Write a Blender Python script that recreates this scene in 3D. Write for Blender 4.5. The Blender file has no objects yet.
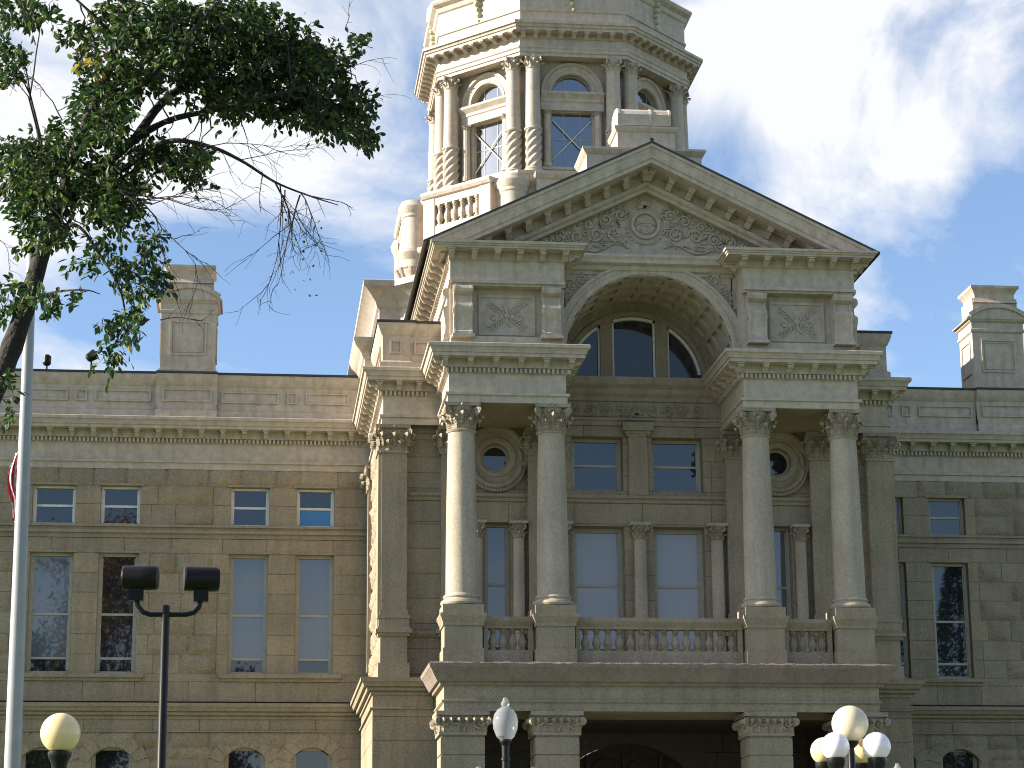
import bpy, math, random
from mathutils import Vector, Matrix
R = math.radians
PI = math.pi
random.seed(7)
sc = bpy.context.scene
C = sc.collection

# ------------------------------------------------------------------ camera
CAM = Vector((-10.77, -60.0, 1.6))
CR = Vector((0.99365760800879, -0.11219526588247895, -0.007535274368580983))
CU = Vector((-0.020093202836567844, -0.24308905901053696, 0.9697958406742836))
CF = Vector((0.11063824495181801, 0.963493607504965, 0.24380165514419705))
FPX = 2287.7
cd = bpy.data.cameras.new('camera'); cam = bpy.data.objects.new('camera', cd); C.objects.link(cam)
cam.matrix_world = Matrix(((CR.x, CU.x, -CF.x, CAM.x), (CR.y, CU.y, -CF.y, CAM.y), (CR.z, CU.z, -CF.z, CAM.z), (0, 0, 0, 1)))
cd.sensor_width = 36; cd.lens = 36 * FPX / 1024; cd.clip_end = 3000; cd.clip_start = 0.1
sc.camera = cam
def ray(x, y):
    return CF * FPX + CR * (x - 512) - CU * (y - 384)
def at(x, y, Y):                    # point of the place seen at pixel x, y at depth plane Y
    d = ray(x, y); return CAM + d * ((Y - CAM.y) / d.y)

# ------------------------------------------------------------------ materials
M = {}
def newmat(name):
    m = bpy.data.materials.new(name); m.use_nodes = True
    nt = m.node_tree; b = nt.nodes['Principled BSDF']; M[name] = m
    return m, nt, b
def N(nt, t, **kw):
    n = nt.nodes.new(t)
    for k, v in kw.items(): setattr(n, k, v)
    return n
def ramp(nt, stops):
    r = N(nt, 'ShaderNodeValToRGB'); e = r.color_ramp.elements
    while len(e) < len(stops): e.new(0.5)
    for i, (p, c) in enumerate(stops):
        e[i].position = p; e[i].color = (c[0], c[1], c[2], 1)
    return r
def mixc(nt, a, b, f, mode='MIX'):
    m = N(nt, 'ShaderNodeMix', data_type='RGBA', blend_type=mode)
    for s, v in ((m.inputs[0], f), (m.inputs[6], a), (m.inputs[7], b)):
        if hasattr(v, 'is_linked') or hasattr(v, 'links'): nt.links.new(v, s)
        elif isinstance(v, (int, float)): s.default_value = v
        else: s.default_value = (v[0], v[1], v[2], 1)
    return m.outputs[2]
def stone(name, base, var, rough=0.85, bump=0.25, bscale=14, streak=0.3, usernd=True, stain=(0.55, 0.48, 0.38), grain=60, speck=0.55):
    m, nt, b = newmat(name)
    tc = N(nt, 'ShaderNodeTexCoord')
    n1 = N(nt, 'ShaderNodeTexNoise'); n1.inputs['Scale'].default_value = 0.9; n1.inputs['Detail'].default_value = 6
    n2 = N(nt, 'ShaderNodeTexNoise'); n2.inputs['Scale'].default_value = bscale; n2.inputs['Detail'].default_value = 8; n2.inputs['Roughness'].default_value = 0.65
    nt.links.new(tc.outputs['Object'], n1.inputs['Vector']); nt.links.new(tc.outputs['Object'], n2.inputs['Vector'])
    r1 = ramp(nt, [(0.3, [c * (1 - var) for c in base]), (0.7, [min(1, c * (1 + var)) for c in base])])
    nt.links.new(n1.outputs['Fac'], r1.inputs[0])
    col = r1.outputs[0]
    # streaks: noise stretched down the wall
    mp = N(nt, 'ShaderNodeMapping'); mp.inputs['Scale'].default_value = (3.2, 3.2, 0.35)
    n3 = N(nt, 'ShaderNodeTexNoise'); n3.inputs['Scale'].default_value = 1.6; n3.inputs['Detail'].default_value = 7
    nt.links.new(tc.outputs['Object'], mp.inputs[0]); nt.links.new(mp.outputs[0], n3.inputs['Vector'])
    r3 = ramp(nt, [(0.45, (1, 1, 1)), (0.75, stain)])
    nt.links.new(n3.outputs['Fac'], r3.inputs[0])
    col = mixc(nt, col, r3.outputs[0], streak, 'MULTIPLY')
    r2 = ramp(nt, [(0.28, (0.66, 0.66, 0.67)), (0.72, (1.18, 1.18, 1.16))])
    nt.links.new(n2.outputs['Fac'], r2.inputs[0])
    col = mixc(nt, col, r2.outputs[0], 0.7, 'MULTIPLY')
    if usernd:
        a = N(nt, 'ShaderNodeAttribute', attribute_name='rnd')
        ra = ramp(nt, [(0.0, (0.90, 0.90, 0.90)), (0.5, (1.0, 1.0, 1.0)), (0.8, (1.05, 1.035, 1.0)), (1.0, (1.06, 1.02, 0.95))])
        nt.links.new(a.outputs['Fac'], ra.inputs[0])
        col = mixc(nt, col, ra.outputs[0], 1.0, 'MULTIPLY')
    n4 = N(nt, 'ShaderNodeTexNoise'); n4.inputs['Scale'].default_value = grain * .4; n4.inputs['Detail'].default_value = 6
    nt.links.new(tc.outputs['Object'], n4.inputs['Vector'])
    r4 = ramp(nt, [(0.35, (0.80, 0.80, 0.81)), (0.65, (1.12, 1.12, 1.10))]); nt.links.new(n4.outputs['Fac'], r4.inputs[0])
    col = mixc(nt, col, r4.outputs[0], speck, 'MULTIPLY')
    nt.links.new(col, b.inputs['Base Color'])
    b.inputs['Roughness'].default_value = rough
    b.inputs['Specular IOR Level'].default_value = 0.25
    ad = N(nt, 'ShaderNodeMath', operation='ADD'); nt.links.new(n2.outputs['Fac'], ad.inputs[0]); nt.links.new(n4.outputs['Fac'], ad.inputs[1])
    bp = N(nt, 'ShaderNodeBump'); bp.inputs['Strength'].default_value = bump; bp.inputs['Distance'].default_value = 0.05
    nt.links.new(ad.outputs[0], bp.inputs['Height']); nt.links.new(bp.outputs[0], b.inputs['Normal'])
    return m
stone('sandstone', (0.300, 0.248, 0.180), 0.12, bump=0.45, streak=0.35)
stone('rock_face', (0.308, 0.254, 0.184), 0.10, bump=0.8, bscale=9, streak=0.3)
stone('column_stone', (0.375, 0.318, 0.25), 0.10, bump=0.15, streak=0.35, speck=.3)
stone('carved_stone', (0.32, 0.265, 0.20), 0.14, bump=0.5, bscale=20, streak=0.4)
stone('painted_trim', (0.44, 0.375, 0.308), 0.05, rough=0.6, bump=0.08, bscale=5, streak=0.5, stain=(0.66, 0.60, 0.50), speck=0.15)
stone('painted_carving', (0.43, 0.37, 0.30), 0.06, rough=0.65, bump=0.12, bscale=9, streak=0.4, stain=(0.66, 0.60, 0.50), speck=0.15)
stone('roof_metal', (0.05, 0.048, 0.045), 0.2, rough=0.55, bump=0.05, streak=0.2, usernd=False)
stone('netted_ledge', (0.25, 0.20, 0.165), 0.15, rough=0.8, bump=0.5, bscale=26, streak=0.5, stain=(0.6, 0.5, 0.45))
stone('dome_metal', (0.42, 0.40, 0.27), 0.1, rough=0.5, bump=0.1, streak=0.3, usernd=False)
def plain(name, col, rough=0.5, metallic=0.0, spec=0.5, noise=0.12, nscale=8, bump=0.0):
    m, nt, b = newmat(name)
    tc = N(nt, 'ShaderNodeTexCoord')
    n = N(nt, 'ShaderNodeTexNoise'); n.inputs['Scale'].default_value = nscale; n.inputs['Detail'].default_value = 5
    nt.links.new(tc.outputs['Object'], n.inputs['Vector'])
    r = ramp(nt, [(0.3, [c * (1 - noise) for c in col]), (0.7, [min(1, c * (1 + noise)) for c in col])])
    nt.links.new(n.outputs['Fac'], r.inputs[0]); nt.links.new(r.outputs[0], b.inputs['Base Color'])
    b.inputs['Roughness'].default_value = rough; b.inputs['Metallic'].default_value = metallic
    b.inputs['Specular IOR Level'].default_value = spec
    if bump:
        bp = N(nt, 'ShaderNodeBump'); bp.inputs['Strength'].default_value = bump; bp.inputs['Distance'].default_value = 0.03
        nt.links.new(n.outputs['Fac'], bp.inputs['Height']); nt.links.new(bp.outputs[0], b.inputs['Normal'])
    return m, nt, b
def glassmat(name, col, ior=2.1, rough=0.015, wob=0.005):
    m, nt, b = newmat(name)
    b.inputs['Base Color'].default_value = (*col, 1); b.inputs['Roughness'].default_value = rough
    b.inputs['IOR'].default_value = ior
    tc = N(nt, 'ShaderNodeTexCoord'); n = N(nt, 'ShaderNodeTexNoise'); n.inputs['Scale'].default_value = 0.7
    nt.links.new(tc.outputs['Object'], n.inputs['Vector'])
    bp = N(nt, 'ShaderNodeBump'); bp.inputs['Strength'].default_value = wob; bp.inputs['Distance'].default_value = 0.3
    nt.links.new(n.outputs['Fac'], bp.inputs['Height']); nt.links.new(bp.outputs[0], b.inputs['Normal'])
glassmat('window_glass', (0.014, 0.015, 0.02), 1.85)
glassmat('tower_glass', (0.012, 0.016, 0.024), 3.2)
glassmat('lunette_glass', (0.03, 0.026, 0.03), 1.6)
glassmat('glass_over_shade', (0.24, 0.22, 0.225), 1.8)
glassmat('glass_over_pale_shade', (0.10, 0.115, 0.145), 1.9)
glassmat('blue_pane_glass', (0.015, 0.13, 0.33), 1.8)  # pane with a strong blue base colour
plain('frame_paint', (0.34, 0.31, 0.25), 0.55)
plain('white_frame_paint', (0.62, 0.60, 0.56), 0.5)
plain('porch_shade_wall', (0.05, 0.038, 0.03), 0.6, noise=0.3)  # deep shade of the porch interior painted in as a near-black wall colour
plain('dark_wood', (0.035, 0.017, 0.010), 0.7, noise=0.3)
plain('black_iron', (0.005, 0.005, 0.0055), 0.35, spec=0.3)
plain('bronze_paint', (0.008, 0.0065, 0.006), 0.38, spec=0.22)
plain('steel', (0.45, 0.45, 0.47), 0.35, metallic=0.7)
plain('pole_paint', (0.27, 0.28, 0.29), 0.4, spec=0.3, noise=0.06)
plain('red_cloth', (0.55, 0.02, 0.035), 0.8); plain('white_cloth', (0.75, 0.72, 0.74), 0.8)
plain('concrete', (0.24, 0.225, 0.20), 0.9, noise=0.15, nscale=2, bump=0.2)
plain('bark', (0.022, 0.017, 0.014), 0.95, noise=0.4, nscale=25, bump=0.9)
def globemat(name, col, em=0):
    m, nt, b = newmat(name)
    b.inputs['Base Color'].default_value = (*col, 1); b.inputs['Roughness'].default_value = 0.18
    b.inputs['Subsurface Weight'].default_value = 0.18; b.inputs['Subsurface Radius'].default_value = (0.12, 0.10, 0.06)
    b.inputs['Subsurface Scale'].default_value = 1.0
globemat('cream_globe', (0.72, 0.56, 0.30)); globemat('ivory_globe', (0.56, 0.50, 0.36)); globemat('white_globe', (0.80, 0.76, 0.80))
m, nt, b = newmat('clear_acrylic')
b.inputs['Base Color'].default_value = (0.74, 0.75, 0.78, 1); b.inputs['Roughness'].default_value = 0.2
b.inputs['Roughness'].default_value = 0.1; b.inputs['Base Color'].default_value = (0.42, 0.43, 0.45, 1)
tb = N(nt, 'ShaderNodeBsdfTransparent'); mx = N(nt, 'ShaderNodeMixShader'); mx.inputs[0].default_value = .38
nt.links.new(tb.outputs[0], mx.inputs[1]); nt.links.new(b.outputs[0], mx.inputs[2]); nt.links.new(mx.outputs[0], nt.nodes['Material Output'].inputs['Surface'])
# leaves
def leafmat(name, cols):
    m, nt, b = newmat(name)
    a = N(nt, 'ShaderNodeAttribute', attribute_name='rnd')
    r = ramp(nt, cols); nt.links.new(a.outputs['Fac'], r.inputs[0]); nt.links.new(r.outputs[0], b.inputs['Base Color'])
    b.inputs['Roughness'].default_value = 0.5; b.inputs['Specular IOR Level'].default_value = 0.35
    tr = N(nt, 'ShaderNodeBsdfTranslucent'); hs = N(nt, 'ShaderNodeHueSaturation'); hs.inputs['Value'].default_value = 1.5
    nt.links.new(r.outputs[0], hs.inputs['Color']); nt.links.new(hs.outputs[0], tr.inputs['Color'])
    mx = N(nt, 'ShaderNodeMixShader'); mx.inputs[0].default_value = 0.35
    nt.links.new(b.outputs[0], mx.inputs[1]); nt.links.new(tr.outputs[0], mx.inputs[2])
    nt.links.new(mx.outputs[0], nt.nodes['Material Output'].inputs['Surface'])
leafmat('elm_leaves', [(0.0, (0.010, 0.024, 0.007)), (0.6, (0.019, 0.044, 0.009)), (0.9, (0.055, 0.105, 0.025)), (0.995, (0.16, 0.18, 0.03))])
leafmat('yellow_leaves', [(0.0, (0.20, 0.14, 0.02)), (1.0, (0.40, 0.32, 0.06))])
leafmat('autumn_leaves', [(0.0, (0.12, 0.06, 0.02)), (0.5, (0.22, 0.10, 0.02)), (1.0, (0.14, 0.13, 0.02))])
leafmat('conifer_needles', [(0.0, (0.012, 0.03, 0.012)), (1.0, (0.03, 0.06, 0.02))])
# grass
m, nt, b = newmat('lawn_grass')
tc = N(nt, 'ShaderNodeTexCoord'); n = N(nt, 'ShaderNodeTexNoise'); n.inputs['Scale'].default_value = 0.6; n.inputs['Detail'].default_value = 10
nt.links.new(tc.outputs['Object'], n.inputs['Vector'])
r = ramp(nt, [(0.3, (0.05, 0.09, 0.02)), (0.7, (0.10, 0.14, 0.035))]); nt.links.new(n.outputs['Fac'], r.inputs[0])
nt.links.new(r.outputs[0], b.inputs['Base Color']); b.inputs['Roughness'].default_value = 0.95

# ------------------------------------------------------------------ mesh builder
class MB:
    def __init__(s): s.v = []; s.f = []; s.r = []; s.m = []; s.cm = 0
    def face(s, idx, rnd=0.5): s.f.append(tuple(idx)); s.r.append(rnd); s.m.append(s.cm)
    def verts(s, pts):
        n = len(s.v); s.v.extend([tuple(p) for p in pts]); return n
    def build(s, name, mat, parent=None, smooth=True, angle=23):
        if not s.f: return None
        me = bpy.data.meshes.new(name); me.from_pydata(s.v, [], s.f)
        mats = mat if isinstance(mat, (list, tuple)) else [mat]
        for mm in mats: me.materials.append(M[mm])
        me.polygons.foreach_set('material_index', s.m)
        a = me.attributes.new('rnd', 'FLOAT', 'FACE'); a.data.foreach_set('value', s.r)
        if smooth:
            me.polygons.foreach_set('use_smooth', [True] * len(s.f)); me.set_sharp_from_angle(angle=R(angle))
        me.update()
        o = bpy.data.objects.new(name, me); C.objects.link(o)
        if parent: o.parent = parent
        return o
class Fr:                      # local frame: u along the wall, d outwards, z up
    def __init__(s, o, U, Nn): s.o = Vector(o); s.U = Vector(U).normalized(); s.N = Vector(Nn).normalized()
    def p(s, u, d, z): return s.o + s.U * u + s.N * d + Vector((0, 0, z))
def FF(y): return Fr((0, y, 0), (1, 0, 0), (0, -1, 0))
def box(mb, fr, u0, u1, d0, d1, z0, z1, rnd=None):
    if rnd is None: rnd = random.uniform(0.35, 0.7)
    n = mb.verts([fr.p(u, d, z) for z in (z0, z1) for d in (d0, d1) for u in (u0, u1)])
    for q in ((0, 1, 3, 2), (4, 6, 7, 5), (0, 4, 5, 1), (2, 3, 7, 6), (0, 2, 6, 4), (1, 5, 7, 3)):
        mb.face([n + i for i in q], rnd)
def poly_ext(mb, pts0, pts1, rnd=0.5, caps=True):
    k = len(pts0); n = mb.verts(list(pts0) + list(pts1))
    for i in range(k):
        j = (i + 1) % k; mb.face((n + i, n + j, n + k + j, n + k + i), rnd)
    if caps:
        mb.face([n + i for i in range(k)][::-1], rnd); mb.face([n + k + i for i in range(k)], rnd)
def lathe(mb, cx, cy, prof, seg=24, rnd=0.5, a0=0, a1=2 * PI, caps=True, twist=None):
    full = abs(a1 - a0 - 2 * PI) < 1e-6; ns = seg if full else seg + 1
    n = len(mb.v)
    for (r, z) in prof:
        for i in range(ns):
            a = a0 + (a1 - a0) * i / seg
            rr = r if twist is None else r + twist(a, z)
            mb.v.append((cx + rr * math.cos(a), cy + rr * math.sin(a), z))
    for k in range(len(prof) - 1):
        for i in range(seg):
            j = (i + 1) % ns
            mb.face((n + k * ns + i, n + k * ns + j, n + (k + 1) * ns + j, n + (k + 1) * ns + i), rnd)
    if caps and full:
        mb.face([n + i for i in range(ns)][::-1], rnd); mb.face([n + (len(prof) - 1) * ns + i for i in range(ns)], rnd)
def tube(mb, pts, rad, seg=8, rnd=0.5, caps=True):
    pts = [Vector(p) for p in pts]
    if not hasattr(rad, '__len__'): rad = [rad] * len(pts)
    n = len(mb.v); prev = None
    for i, p in enumerate(pts):
        t = (pts[min(i + 1, len(pts) - 1)] - pts[max(i - 1, 0)]).normalized()
        if prev is None:
            a = Vector((0, 0, 1)) if abs(t.z) < 0.9 else Vector((1, 0, 0))
            prev = t.cross(a).normalized()
        prev = (prev - t * prev.dot(t)).normalized(); b2 = t.cross(prev)
        for k in range(seg):
            a = 2 * PI * k / seg
            mb.v.append(tuple(p + (prev * math.cos(a) + b2 * math.sin(a)) * rad[i]))
    for i in range(len(pts) - 1):
        for k in range(seg):
            j = (k + 1) % seg
            mb.face((n + i * seg + k, n + i * seg + j, n + (i + 1) * seg + j, n + (i + 1) * seg + k), rnd)
    if caps:
        mb.face([n + k for k in range(seg)][::-1], rnd); e = n + (len(pts) - 1) * seg; mb.face([e + k for k in range(seg)], rnd)
def sweep(mb, prof, path, closed=False, rnd=0.5):
    """profile [(outward, z)] swept along path [(x, y)] with mitred corners; outward is the right-hand side"""
    k = len(path); P = [Vector((a[0], a[1])) for a in path]
    offs = []
    for i in range(k):
        def nr(a, b): d = (b - a).normalized(); return Vector((d.y, -d.x))
        if closed or 0 < i < k - 1:
            n0 = nr(P[i - 1], P[i]); n1 = nr(P[i], P[(i + 1) % k]); m = n0 + n1; m = m / (m.dot(n0)) if m.length > 1e-6 else n0
        elif i == 0: m = nr(P[0], P[1])
        else: m = nr(P[-2], P[-1])
        offs.append(m)
    n = len(mb.v); L = len(prof)
    for i in range(k):
        for (o, z) in prof: q = P[i] + offs[i] * o; mb.v.append((q.x, q.y, z))
    for i in range(k if closed else k - 1):
        j = (i + 1) % k
        for a in range(L - 1): mb.face((n + i * L + a, n + j * L + a, n + j * L + a + 1, n + i * L + a + 1), rnd)
    if not closed:
        mb.face([n + a for a in range(L)], rnd); e = n + (k - 1) * L; mb.face([e + a for a in range(L)][::-1], rnd)
def along(path, closed=False):
    k = len(path); out = []
    for i in range(k if closed else k - 1):
        a = Vector(path[i]).to_2d(); b2 = Vector(path[(i + 1) % k]).to_2d(); d = (b2 - a); L = d.length; d /= L
        out.append((Fr((a.x, a.y, 0), (d.x, d.y, 0), (d.y, -d.x, 0)), L, i))
    return out
def modillion(mb, fr, u, w, d0, d1, z0, z1):
    """scrolled bracket: deep at the wall, tapering towards its nose"""
    h = z1 - z0; D = d1 - d0
    sec = [(d0, z1 - 0.05), (d0, z0), (d0 + .12 * D, z0 - .02), (d0 + .35 * D, z0 + .12 * h), (d0 + .6 * D, z0 + .42 * h), (d0 + .85 * D, z0 + .40 * h), (d0 + D, z0 + .55 * h), (d0 + D, z1 - .05)]
    poly_ext(mb, [fr.p(u - w / 2, a, z) for a, z in sec], [fr.p(u + w / 2, a, z) for a, z in sec], random.uniform(.4, .6))
    box(mb, fr, u - w / 2 - .028, u + w / 2 + .028, d0, d1 + .03, z1 - .045, z1)
def mods(mb, path, sp, w, d0, d1, z0, z1, closed=False, skip=(), inset=0.0, ends=(None, None)):
    for fr, L, i in along(path, closed):
        if i in skip: continue
        n = max(1, round((L + 2 * inset) / sp)); s = (L + 2 * inset) / n
        for k in range(n + 1):
            u = -inset + k * s
            if u > L + d0 + 0.02 or u < -d0 - 0.02: pass
            modillion(mb, fr, u, w, d0, d1, z0, z1)
def dents(mb, path, sp, w, d0, d1, z0, z1, closed=False, skip=()):
    for fr, L, i in along(path, closed):
        if i in skip: continue
        n = int(L / sp)
        for k in range(n + 1):
            box(mb, fr, k * sp, k * sp + w, d0, d1, z0, z1)

def smooth_noise(x, y, s=0):
    def h(i, j):
        t = math.sin(i * 127.1 + j * 311.7 + s * 74.7) * 43758.5453; return t - math.floor(t)
    i, j = math.floor(x), math.floor(y); fx, fy = x - i, y - j
    fx = fx * fx * (3 - 2 * fx); fy = fy * fy * (3 - 2 * fy)
    return (h(i, j) * (1 - fx) + h(i + 1, j) * fx) * (1 - fy) + (h(i, j + 1) * (1 - fx) + h(i + 1, j + 1) * fx) * fy
def block(mb, fr, u0, u1, z0, z1, rough, amp=0.13):
    mb.cm = 1 if rough else 0
    block_(mb, fr, u0, u1, z0, z1, rough, amp); mb.cm = 0
def block_(mb, fr, u0, u1, z0, z1, rough, amp):
    rnd = random.random(); g = 0.012
    if not rough:
        n = mb.verts([fr.p(a, -.02, b) for a, b in ((u0, z0), (u1, z0), (u1, z1), (u0, z1))] + [fr.p(a, 0, b) for a, b in ((u0 + g, z0 + g), (u1 - g, z0 + g), (u1 - g, z1 - g), (u0 + g, z1 - g))])
        mb.face((n + 4, n + 5, n + 6, n + 7), rnd)
        for i in range(4): j = (i + 1) % 4; mb.face((n + i, n + j, n + 4 + j, n + 4 + i), rnd)
        return
    nu = max(3, int((u1 - u0) / 0.11)); nz = max(3, int((z1 - z0) / 0.10)); sd = random.random() * 50
    n = len(mb.v)
    for j in range(nz + 1):
        for i in range(nu + 1):
            a = i / nu; b = j / nz
            e = min(a * nu, (1 - a) * nu, b * nz, (1 - b) * nz)
            if e == 0: d = -.02
            else:
                q = smooth_noise(a * (u1 - u0) * 3.2 + sd, b * (z1 - z0) * 4.5, sd); q2 = smooth_noise(a * (u1 - u0) * 9 + sd, b * (z1 - z0) * 10, sd + 3)
                d = 0.004 + amp * (0.75 * q ** 1.5 + 0.6 * abs(q2 - .5) + .1 * q2) * min(1, 0.55 + e * .3)
            mb.v.append(tuple(fr.p(u0 + a * (u1 - u0), d, z0 + b * (z1 - z0))))
    for j in range(nz):
        for i in range(nu):
            k = n + j * (nu + 1) + i; mb.face((k, k + 1, k + nu + 2, k + nu + 1), rnd)
def ashlar(ms, mr, fr, u0, u1, zs, holes, rough=lambda u, z: False, bw=(0.7, 1.3), reveal=0.3, jamb=0.42):
    """coursed masonry: ms gets dressed blocks, mr rock-faced ones. holes: (u0,u1,z0,z1)"""
    for c in range(len(zs) - 1):
        z0, z1 = zs[c], zs[c + 1]
        cut = sorted([(max(u0, h[0]), min(u1, h[1])) for h in holes if h[2] < z1 - 1e-3 and h[3] > z0 + 1e-3 and h[1] > u0 and h[0] < u1])
        spans = []; cur = u0
        for a, b in cut:
            if a > cur + 1e-3: spans.append((cur, a, cur != u0, True))
            cur = max(cur, b)
        if cur < u1 - 1e-3: spans.append((cur, u1, cur != u0, False))
        for a, b, la, lb in spans:
            pts = [a]; e0, e1 = a, b
            if la and b - a > 1.2: e0 = a + jamb * random.choice((0.8, 1.25)); pts.append(e0)
            if lb and b - a > 1.2: e1 = b - jamb * random.choice((0.8, 1.25))
            x = e0
            while e1 - x > bw[1] * 1.3:
                x += random.uniform(*bw); pts.append(x)
            if e1 < b - 1e-3: pts.append(e1)
            pts.append(b)
            for i in range(len(pts) - 1):
                um = (pts[i] + pts[i + 1]) / 2
                isj = (la and i == 0) or (lb and i == len(pts) - 2)
                rg = (not isj) and rough(um, (z0 + z1) / 2)
                block(mr if rg else ms, fr, pts[i], pts[i + 1], z0, z1, rg)
    for h in holes:                                   # reveals
        a, b, c, d = h
        if a < u0 or b > u1 or c < zs[0] - 1e-3 or d > zs[-1] + 1e-3: continue
        n = ms.verts([fr.p(u, dd, z) for dd in (-.012, -reveal) for u, z in ((a, c), (b, c), (b, d), (a, d))])
        for i in range(4): j = (i + 1) % 4; ms.face((n + i, n + j, n + 4 + j, n + 4 + i), .5)
def arcpts(uc, zc, r, a0, a1, n): return [(uc + r * math.cos(a0 + (a1 - a0) * i / n), zc + r * math.sin(a0 + (a1 - a0) * i / n)) for i in range(n + 1)]
def archfill(mb, fr, arc, ztop, d, depth):
    """wall between an arc (list of u,z left to right) and a level top edge, with the intrados"""
    n = len(arc)
    b = mb.verts([fr.p(u, d, z) for u, z in arc] + [fr.p(u, d, ztop) for u, z in arc] + [fr.p(u, d - depth, z) for u, z in arc])
    for i in range(n - 1):
        mb.face((b + i, b + i + 1, b + n + i + 1, b + n + i), .5); mb.face((b + i, b + 2 * n + i, b + 2 * n + i + 1, b + i + 1), .5)
def ring(mb, fr, uc, zc, r0, r1, d0, d1, a0=0, a1=PI, n=32, rnd=.5, prof=None):
    prof = prof or [(r0, d0), (r0, d1), (r1, d1), (r1, d0)]
    k = len(prof); b = len(mb.v)
    for i in range(n + 1):
        a = a0 + (a1 - a0) * i / n
        for r, d in prof: mb.v.append(tuple(fr.p(uc + r * math.cos(a), d, zc + r * math.sin(a))))
    for i in range(n):
        for j in range(k): q = (j + 1) % k; mb.face((b + i * k + j, b + i * k + q, b + (i + 1) * k + q, b + (i + 1) * k + j), rnd)
    if abs(a1 - a0) < 2 * PI - 1e-3:
        mb.face([b + j for j in range(k)], rnd); mb.face([b + n * k + j for j in range(k)][::-1], rnd)

# relief carving ------------------------------------------------------------
def ridge(mb, fr, pts, w, h, d=0.0, taper=True):
    n = len(pts); b = len(mb.v)
    for i, (u, z) in enumerate(pts):
        q0 = pts[max(0, i - 1)]; q1 = pts[min(n - 1, i + 1)]
        tx, tz = q1[0] - q0[0], q1[1] - q0[1]; L = math.hypot(tx, tz) or 1; nx, nz = -tz / L, tx / L
        t = i / (n - 1); ww = w * (0.35 + 0.65 * math.sin(PI * min(1, max(0, 0.12 + 0.8 * t)))) if taper else w
        for s, hh in ((-1, 0), (-.5, .8), (.5, .8), (1, 0)):
            mb.v.append(tuple(fr.p(u + nx * ww * s, d + h * hh, z + nz * ww * s)))
    for i in range(n - 1):
        for j in range(3): k = b + i * 4 + j; mb.face((k, k + 1, k + 5, k + 4), .5)
    mb.face((b, b + 1, b + 2, b + 3), .5); e = b + (n - 1) * 4; mb.face((e + 3, e + 2, e + 1, e), .5)
def spiral(u, z, r, a0, turns, n=22, k=0.15):
    return [(u + r * (1 - (1 - k) * i / n) * math.cos(a0 + turns * 2 * PI * i / n), z + r * (1 - (1 - k) * i / n) * math.sin(a0 + turns * 2 * PI * i / n)) for i in range(n + 1)]
def leafr(mb, fr, u, z, a, L, w, h, d=0):
    pts = [(u + math.cos(a + .5 * t) * L * t, z + math.sin(a + .5 * t) * L * t) for t in (0, .25, .5, .75, 1)]
    ridge(mb, fr, pts, w, h, d)
def boss(mb, fr, u, z, r, h, d=0, seg=8):
    b = len(mb.v)
    for k, (rr, hh) in enumerate(((1, 0), (.75, .7), (.35, 1))):
        for i in range(seg): a = 2 * PI * i / seg; mb.v.append(tuple(fr.p(u + r * rr * math.cos(a), d + h * hh, z + r * rr * math.sin(a))))
    for k in range(2):
        for i in range(seg): j = (i + 1) % seg; mb.face((b + k * seg + i, b + k * seg + j, b + (k + 1) * seg + j, b + (k + 1) * seg + i), .5)
    mb.face([b + 2 * seg + i for i in range(seg)], .5)
def rinceau(mb, fr, u0, u1, zc, r, n, h=.05):
    s = (u1 - u0) / n
    for i in range(n):
        c = u0 + s * (i + .5); sg = 1 if i % 2 else -1
        ridge(mb, fr, spiral(c, zc, r, PI * .5 * sg + PI * (i % 2), 1.4 * sg), r * .15, h)
        boss(mb, fr, c, zc, r * .22, h * 1.2)
        for q in range(4): leafr(mb, fr, c + s * .5 * math.cos(q), zc + r * .5 * sg * math.sin(q + 1), q * 1.6 + i, r * .6, r * .13, h * .9)

# acanthus pieces -----------------------------------------------------------
def acanthus(mb, fr, u, w, z0, h, out, lean=0.0, d0=0.0):
    """leaf standing on a wall/bell: rises then curls outwards"""
    prof = [(0.0, 0.0, .5), (.06, .15, .9), (.04, .22, .6), (.12, .40, 1.0), (.10, .47, .62), (.26, .64, .98), (.26, .70, .6), (.52, .88, .8), (.74, .96, .6), (1.02, .92, .5), (1.12, .80, .34), (1.0, .68, .15)]
    b = len(mb.v)
    for o, t, ww in prof:
        for s in (-1, -.5, 0, .5, 1):
            rip = (-.30 if abs(s) == 1 else (.16 if s == 0 else -.06)) * out
            mb.v.append(tuple(fr.p(u + w / 2 * ww * s, d0 + o * out + rip + .015, z0 + h * t - (abs(s) * .07 * h if t > .5 else 0))))
    for i in range(len(prof) - 1):
        for j in range(4): k = b + i * 5 + j; mb.face((k, k + 1, k + 6, k + 5), .5)
def volute(mb, p, dirx, r, w):
    """small scroll disc at a capital's corner; dirx = outward horizontal diagonal"""
    dv = Vector((dirx[0], dirx[1], 0)).normalized(); sv = Vector((-dv.y, dv.x, 0))
    p = Vector(p); fr = Fr(p, dv, sv)
    for rr, ww in ((r, w * .7), (r * .62, w), (r * .28, w * 1.3)):
        a = [fr.p(rr * math.cos(t), -ww / 2, rr * math.sin(t)) for t in [2 * PI * i / 12 for i in range(12)]]
        c = [fr.p(rr * math.cos(t), ww / 2, rr * math.sin(t)) for t in [2 * PI * i / 12 for i in range(12)]]
        poly_ext(mb, a, c, .5)
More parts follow.
